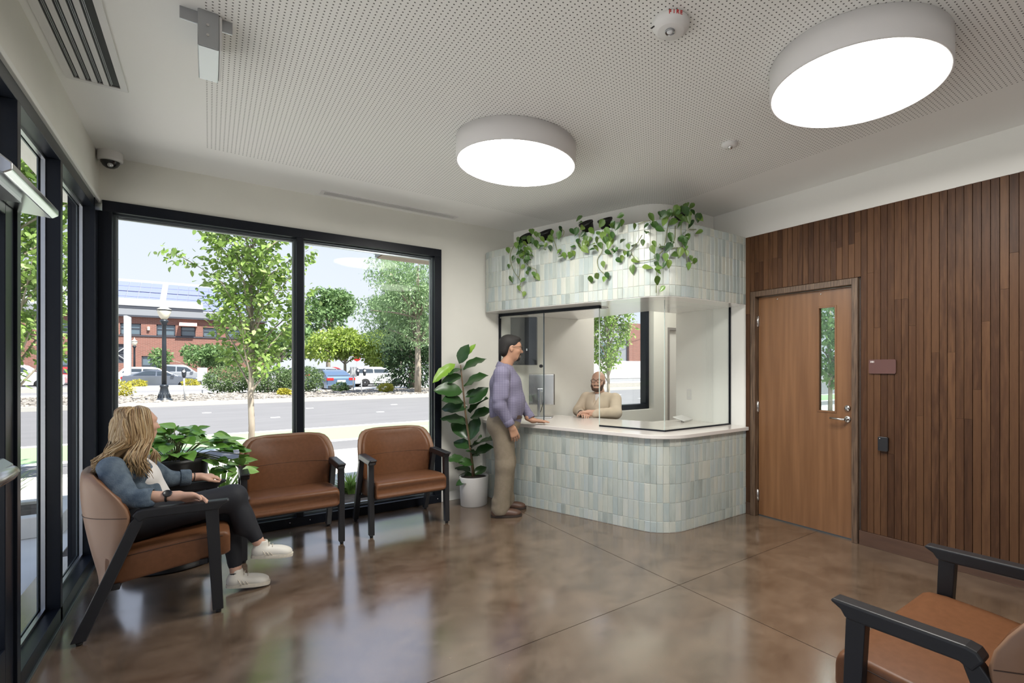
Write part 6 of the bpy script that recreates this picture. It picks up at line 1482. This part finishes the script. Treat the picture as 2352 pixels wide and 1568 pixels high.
VINES_B = [[(2.888, 3.603, 2.594), (2.893, 3.632, 2.519), (2.882, 3.683, 2.459), (2.879, 3.658, 2.374), (2.907, 3.606, 2.315), (2.918, 3.557, 2.263)], [(2.818, 3.872, 2.726), (2.81, 3.884, 2.637), (2.832, 3.843, 2.577)], [(2.897, 3.637, 2.689), (2.904, 3.559, 2.574), (2.914, 3.562, 2.483)], [(3.01, 3.208, 2.611), (2.995, 3.258, 2.543), (2.988, 3.317, 2.501), (2.973, 3.359, 2.488), (2.957, 3.409, 2.514), (2.939, 3.458, 2.521), (2.924, 3.512, 2.529)], [(2.985, 3.314, 2.455), (2.997, 3.27, 2.398), (3.01, 3.209, 2.383), (3.063, 3.128, 2.392), (3.096, 3.09, 2.425), (3.119, 3.061, 2.466)], [(2.977, 3.363, 2.489), (2.989, 3.318, 2.457)]]
VINES_C = [[(3.042, 3.142, 2.729), (3.021, 3.203, 2.726), (3.003, 3.257, 2.716)], [(3.224, 3.014, 2.687), (3.217, 3.008, 2.59), (3.196, 3.014, 2.525), (3.17, 3.041, 2.476)], [(3.275, 2.985, 2.5), (3.322, 2.977, 2.474), (3.343, 2.987, 2.395), (3.377, 2.975, 2.366), (3.438, 2.979, 2.4)], [(3.08, 3.101, 2.405), (3.085, 3.105, 2.281), (3.078, 3.103, 2.097)], [(3.165, 3.027, 2.737), (3.16, 3.048, 2.64), (3.139, 3.062, 2.513)], [(3.274, 2.984, 2.721), (3.261, 2.981, 2.655), (3.281, 2.991, 2.559), (3.278, 2.988, 2.501), (3.208, 3.008, 2.488), (3.166, 3.037, 2.475)], [(3.102, 3.087, 2.525), (3.125, 3.067, 2.468), (3.102, 3.087, 2.437)], [(3.359, 2.976, 2.67), (3.461, 2.982, 2.686)]]
LEAVES_A = [(2.523, 4.768, 2.698), (2.53, 4.67, 2.597), (2.539, 4.782, 2.532), (2.53, 4.709, 2.382), (2.572, 4.539, 2.351), (2.572, 4.621, 2.279), (2.596, 4.558, 2.213), (2.55, 4.598, 2.557), (2.59, 4.576, 2.498), (2.617, 4.497, 2.466), (2.602, 4.5, 2.427), (2.619, 4.392, 2.395), (2.654, 4.392, 2.373), (2.697, 4.208, 2.64), (2.729, 4.1, 2.592), (2.711, 4.066, 2.531), (2.744, 4.033, 2.543), (2.749, 3.936, 2.527), (2.788, 3.938, 2.553), (2.699, 4.198, 2.739), (2.555, 4.613, 2.787), (2.561, 4.548, 2.715), (2.592, 4.528, 2.67), (2.606, 4.523, 2.612), (2.595, 4.579, 2.635), (2.607, 4.465, 2.661), (2.602, 4.545, 2.735), (2.555, 4.583, 2.69), (2.589, 4.464, 2.554), (2.629, 4.458, 2.849), (2.642, 4.395, 2.808), (2.596, 4.447, 2.759), (2.629, 4.372, 2.705), (2.645, 4.288, 2.677), (2.677, 4.27, 2.678), (2.702, 4.229, 2.724), (2.668, 4.31, 2.743), (2.711, 4.073, 2.744), (2.737, 4.086, 2.808), (2.596, 4.535, 2.552), (2.569, 4.609, 2.652), (2.617, 4.453, 2.6), (2.649, 4.349, 2.792), (2.679, 4.154, 2.777), (2.585, 4.607, 2.76), (2.603, 4.577, 2.802), (2.538, 4.614, 2.724), (2.591, 4.452, 2.626), (2.601, 4.397, 2.735), (2.648, 4.348, 2.674), (2.648, 4.251, 2.634), (2.583, 4.468, 2.561), (2.586, 4.592, 2.613)]
LEAVES_B = [(2.785, 3.838, 2.865), (2.756, 3.916, 2.753), (2.779, 3.876, 2.748), (2.797, 3.843, 2.827), (2.816, 3.823, 2.715), (2.797, 3.878, 2.661), (2.783, 3.943, 2.616), (2.813, 3.876, 2.615), (2.812, 3.782, 2.563), (2.831, 3.774, 2.619), (2.825, 3.697, 2.549), (2.873, 3.683, 2.641), (2.842, 3.622, 2.691), (2.863, 3.594, 2.775), (2.858, 3.566, 2.655), (2.869, 3.537, 2.604), (2.878, 3.507, 2.56), (2.889, 3.531, 2.5), (2.887, 3.645, 2.588), (2.83, 3.693, 2.596), (2.92, 3.506, 2.745), (2.86, 3.677, 2.564), (2.906, 3.459, 2.509), (2.875, 3.587, 2.399), (2.839, 3.727, 2.274), (2.837, 3.631, 2.291), (2.875, 3.571, 2.26), (2.896, 3.551, 2.293), (2.828, 3.792, 2.663), (2.791, 3.799, 2.768), (2.838, 3.715, 2.73), (2.878, 3.528, 2.696), (2.908, 3.512, 2.645), (2.843, 3.754, 2.657), (2.811, 3.793, 2.619), (2.917, 3.393, 2.807), (2.949, 3.41, 2.755), (2.909, 3.423, 2.718), (2.919, 3.366, 2.578), (2.893, 3.475, 2.648), (2.941, 3.313, 2.52), (2.992, 3.302, 2.538), (2.909, 3.454, 2.509), (2.929, 3.347, 2.466), (2.975, 3.346, 2.466), (2.936, 3.434, 2.418), (2.945, 3.405, 2.434), (2.972, 3.266, 2.694), (3.017, 3.162, 2.685), (3.015, 3.16, 2.627), (2.989, 3.177, 2.535), (2.998, 3.281, 2.4), (2.987, 3.307, 2.322), (3.034, 3.165, 2.322), (2.922, 3.509, 2.759), (2.919, 3.527, 2.611)]
LEAVES_C = [(3.034, 3.081, 2.514), (3.031, 3.096, 2.466), (3.121, 3.062, 2.492), (3.144, 3.016, 2.487), (3.076, 3.088, 2.402), (3.072, 3.092, 2.346), (3.087, 3.073, 2.314), (3.108, 3.032, 2.335), (3.141, 3.012, 2.342), (3.078, 3.081, 2.283), (3.136, 3.042, 2.403), (3.197, 2.997, 2.428), (3.258, 2.987, 2.454), (3.296, 2.954, 2.485), (3.296, 2.945, 2.445), (3.368, 2.959, 2.413), (3.435, 2.976, 2.399), (3.352, 2.97, 2.343), (3.074, 3.086, 2.201), (3.096, 3.046, 2.126), (3.075, 3.052, 2.639), (3.065, 3.095, 2.678), (3.148, 2.994, 2.57), (3.167, 2.995, 2.536), (3.287, 2.963, 2.624), (3.268, 2.97, 2.565), (3.316, 2.955, 2.582), (3.453, 2.941, 2.653), (3.461, 2.957, 2.787), (3.473, 2.942, 2.779), (3.256, 2.968, 2.827), (3.213, 2.995, 2.82), (3.297, 2.955, 2.857), (3.357, 2.942, 2.866), (3.208, 3.008, 2.784), (3.153, 3.015, 2.782), (3.127, 3.033, 2.731), (3.089, 3.031, 2.761), (3.069, 3.046, 2.767), (3.183, 3.001, 2.709), (3.209, 2.958, 2.753), (3.254, 2.95, 2.735), (3.347, 2.966, 2.793), (3.362, 2.954, 2.711), (3.403, 2.973, 2.831), (3.026, 3.107, 2.743), (3.107, 3.032, 2.702), (3.197, 2.964, 2.784), (3.284, 2.943, 2.808), (3.315, 2.946, 2.745), (3.23, 2.96, 2.689), (3.28, 2.956, 2.539)]
def leaf_grid(kind):
    """leaf of unit length along +x, normal +z"""
    mb = MB(); nl, nw = 7, 5
    rows = []
    for i in range(nl + 1):
        u = i / nl
        if kind == 'fig': w = .36 * (math.sin(math.pi * min(1, u ** .75)) ** .8) * (.55 + .55 * u) if 0 < u < 1 else 0
        else: w = interp(u, [0, .06, .2, .38, .6, .8, .93, 1], [.10, .27, .37, .37, .28, .15, .055, 0])
        for j in range(nw):
            v = -1 + 2 * j / (nw - 1)
            x = u - (.10 * (1 - abs(v)) * 0 if kind == 'fig' else 0)
            if kind != 'fig' and u < .07: x = -.08 * abs(v)
            z = -.10 * u * u + .10 * abs(v) * w / .36 + (.035 * math.sin(u * 17 + v * 2) * abs(v) if kind == 'fig' else .012 * math.sin(u * 9) * abs(v))
            if kind == 'fig': z -= .12 * max(0, u - .6)
            rows.append((x, v * w, z))
    fs = [(i * nw + j, (i + 1) * nw + j, (i + 1) * nw + j + 1, i * nw + j + 1) for i in range(nl) for j in range(nw - 1)]
    mb.add(rows, fs, True); return mb.mesh('leaf')
LEAF_FIG, LEAF_FIGN, LEAF_P, LEAF_PB = leaf_grid('fig'), leaf_grid('fig'), leaf_grid('pothos'), leaf_grid('pothos')
for me_, m_ in ((LEAF_FIG, 'fig_leaf'), (LEAF_FIGN, 'fig_leaf_new'), (LEAF_P, 'pothos_leaf'), (LEAF_PB, 'pothos_bright')): me_.materials.append(MATS[m_])
def put_leaf(me, parent, base, direction, length, normal, width=1.0):
    d = Vector(direction).normalized(); nn = Vector(normal); nn = (nn - d * nn.dot(d))
    if nn.length < 1e-4: nn = d.orthogonal()
    nn.normalize(); s = nn.cross(d)
    M = Matrix((d, s * width, nn)).transposed().to_4x4()
    o = link('leaf', me, None, parent); o.matrix_basis = Matrix.Translation(Vector(base) - ROOT[parent.name]) @ M @ Matrix.Scale(length, 4); return o
rp = random.Random(12)
# ---- fiddle leaf fig
fg = thing('fiddle_leaf_fig', 'tall fiddle leaf fig in a white pot between window and counter', 'plant', (2.215, 4.95, 0))
mb = MB(); mb.lathe([(.130, 0.0), (.137, .006), (.150, .30), (.147, .306), (.140, .302), (.136, .26), (.001, .26)], (2.215, 4.95, 0), 40, cap=False); pot = obj('pot', mb, 'pot_white', fg)
mb = MB(); mb.lathe([(.138, .262), (.136, .285), (.09, .292), (.001, .295)], (2.215, 4.95, 0), 28, cap=False); obj('soil', mb, 'soil', pot)
mb = MB(); mb.tube(FIGSTEM, [.013, .012, .011, .010, .009, .008, .006], 8); obj('stem', mb, 'stem_brown', fg)
mb = MB(); mb.tube([(2.225, 4.94, .27), (2.150, 5.0, .95), (2.12, 5.03, 1.3)], .006, 8); obj('stake', mb, 'stem_green', fg)
camv = Vector((0, 0, 1.45))
for (bx, by, bz, tx, ty, tz, nw) in FIG:
    b = Vector((bx, by, bz)); t = Vector((tx, min(ty, 5.13), tz)); d = t - b; L = max(d.length, .14) * 1.06
    toc = (camv - b).normalized(); nrm = Vector((0, 0, 1)) * .8 + toc * rp.uniform(.2, 1.6)
    put_leaf(LEAF_FIGN if nw else LEAF_FIG, fg, b, d, L * 1.06, nrm, 1.02 if not nw else .62)
# ---- trailing pothos on the ledge
def pothos(label, pots, vines, leaves, root, lsize, leafmesh=LEAF_P, grp='trailing plants on the ledge'):
    t = thing('trailing_pothos', label, 'plant', root, group=grp)
    for (x, y, z, tilt, az) in pots:
        M = Matrix.Rotation(az, 4, 'Z') @ Matrix.Rotation(tilt, 4, 'Y')
        mb = MB(); mb.lathe([(.052, .0), (.068, .085), (.074, .088), (.074, .105), (.068, .105), (.064, .08), (.001, .078)], (x, y, z), 24, M=M, cap=True); obj('pot', mb, 'pot_black', t)
    for v in vines:
        pts = [Vector(p) for p in v]; q = []
        for i in range(len(pts) - 1):
            for f in (0, .33, .67):
                p0 = pts[max(i - 1, 0)]; p1 = pts[i]; p2 = pts[i + 1]; p3 = pts[min(i + 2, len(pts) - 1)]
                q.append(.5 * ((2 * p1) + (p2 - p0) * f + (2 * p0 - 5 * p1 + 4 * p2 - p3) * f ** 2 + (3 * p1 - p0 - 3 * p2 + p3) * f ** 3))
        q.append(pts[-1]); mb = MB(); mb.tube(q, .0032, 5); obj('vine', mb, 'stem_green', t)
    for p in leaves:
        p = Vector(p); toc = (camv - p); toc.z = 0; toc.normalize()
        d = Vector((rp.uniform(-1, 1) * .6, rp.uniform(-1, 1) * .6, rp.uniform(-1.1, .1))); d -= toc * d.dot(toc) * .5
        L = lsize * rp.uniform(.6, 1.05); b = p - d.normalized() * L * .45
        put_leaf(leafmesh, t, b, d, L, toc + Vector((rp.uniform(-.5, .5), rp.uniform(-.5, .5), rp.uniform(.1, .9))))
    return t
pothos('trailing pothos on the tiled ledge nearest the street window', [(2.72, 4.66, 2.765, -.7, .3), (2.80, 4.40, 2.765, -.55, .3)], VINES_A, LEAVES_A, (2.72, 4.66, 2.74), .085)
pothos('trailing pothos hanging at the middle of the tiled ledge', [(2.95, 3.90, 2.77, -.6, .3), (3.02, 3.70, 2.765, -.5, .3)], VINES_B, LEAVES_B, (2.95, 3.90, 2.74), .088)
pothos('trailing pothos spilling over the rounded corner of the tiled ledge', [(3.42, 3.14, 2.765, -.35, 1.3)], VINES_C, LEAVES_C, (3.42, 3.14, 2.74), .090)
# ---- tall black planter with bright pothos behind the woman
bp = thing('potted_pothos', 'bright green pothos in a tall black planter behind the seated woman', 'plant', (-.21, 4.86, 0))
c = (-.21, 4.86, 0)
mb = MB(); mb.lathe([(.27, .004), (.285, .012), (.285, .105), (.275, .115), (.17, .118)], c, 40); obj('saucer', mb, 'pot_black', bp)
mb = MB(); mb.lathe([(.165, .06), (.185, .40), (.205, .735), (.212, .745), (.212, .775), (.198, .775), (.19, .72), (.001, .72)], c, 40, cap=False); pot = obj('pot', mb, 'pot_black', bp)
mb = MB(); mb.lathe([(.192, .725), (.15, .735), (.001, .74)], c, 28, cap=False); obj('soil', mb, 'soil', pot)
for k in range(135):
    a = rp.uniform(0, 6.28); e = rp.random() ** .6; rr = .30 * e
    p = Vector((-.17 + rr * math.cos(a) * 1.05, 4.82 + rr * math.sin(a) * .85, .80 + .21 * (1 - e * e * .8) * rp.uniform(.5, 1.05)))
    if k > 105: p = Vector((rp.uniform(.02, .24), rp.uniform(4.62, 4.80), rp.uniform(.64, .86)))
    d = Vector((math.cos(a) + (.5 if k > 105 else .15), math.sin(a) * .8 - .15, rp.uniform(-.6, .35)))
    L = rp.uniform(.075, .13); put_leaf(LEAF_PB, bp, p, d, L, Vector((rp.uniform(-.3, .3), rp.uniform(-.9, -.1), 1)))
    if k % 3 == 0:
        mb = MB(); q = Vector((-.21, 4.86, .74)); mb.tube([q + (p - q) * .12, q * .5 + p * .5 + Vector((0, 0, .06)), p], .003, 5); obj('stalk', mb, 'stem_green', bp)

# ------------------------------------------------------------------ office things on and behind the counter
dm = thing('desk_monitor', 'silver computer monitor standing on the counter behind the sliding pane', 'monitor', (3.08, 5.02, .8605))
# screen faces away from the lobby; its back is seen
ax = Vector((3.205 - 2.975, 4.925 - 5.105, 0)); ang_ = math.atan2(ax.y, ax.x); M = Matrix.Translation((3.09, 5.015, 0)) @ Matrix.Rotation(ang_, 4, 'Z')
mb = MB(); mb.box(-.150, .146, .0, .022, 1.01, 1.365, M); obj('back_panel', mb, 'steel', dm, .004)
mb = MB(); mb.box(-.152, .152, .022, .034, 1.006, 1.369, M); obj('screen_bezel', mb, 'plastic_black', dm, .003)
mb = MB(); mb.box(-.045, -.010, -.035, -.005, .868, 1.20, M); mb.box(-.045, .02, -.03, .002, 1.16, 1.20, M); obj('stand', mb, 'alu_bright', dm, .004)
mb = MB(); mb.box(-.10, .13, -.10, .10, .8605, .870, M); obj('foot', mb, 'alu', dm, .003)
mb = MB(); pts = [M @ Vector(p) for p in ((.03, -.004, 1.08), (.02, -.02, 1.02), (.0, -.03, .95), (-.02, -.02, .90))]; mb.tube(pts, .004, 6); obj('cable', mb, 'plastic_black', dm)
tv = thing('wall_display', 'black upright display on a wall arm behind the sliding pane', 'display', (2.87, 5.08, 1.47))
a_ = Vector((2.775, 5.19)); b_2 = Vector((2.985, 4.955)); t_ = (b_2 - a_).normalized(); nn_ = Vector((t_.y, -t_.x))
poly = [a_, b_2, b_2 - nn_ * .045, a_ - nn_ * .045]
mb = MB(); mb.prism([(p.x, p.y) for p in poly], 1.475, 2.03); obj('casing', mb, 'plastic_black', tv, .006)
mb = MB(); q_ = a_ * .45 + b_2 * .55 + nn_ * .002; mb.box(.02, .032, -.002, .002, 1.64, 1.665, Matrix.Translation((q_.x, q_.y, 0)) @ Matrix.Rotation(math.atan2(t_.y, t_.x), 4, 'Z')); obj('port_label', mb, 'plate', tv)
mb = MB(); mb.tube([(2.90, 5.09, 1.75), (2.92, 5.18, 1.75), (2.92, 5.259, 1.75)], .02, 10); obj('arm', mb, 'frame_grey', tv)
tb = thing('tablet_stand', 'white tablet lying tilted on its stand on the stone worktop', 'tablet', (4.08, 3.70, .8605))
M = Matrix.Translation((4.08, 3.70, .895)) @ Matrix.Rotation(.35, 4, 'Z') @ Matrix.Rotation(.28, 4, 'X')
mb = MB(); mb.box(-.12, .12, -.07, .07, -.006, .006, M); obj('tablet', mb, 'plastic_white', tb, .004)
mb = MB(); mb.tube([(4.05, 3.69, .862), (4.055, 3.70, .89)], .006, 8); obj('leg', mb, 'plastic_white', tb)
mb = MB(); mb.tube([(4.09, 3.70, .862), (4.085, 3.71, .89)], .006, 8); obj('leg', mb, 'plastic_white', tb)
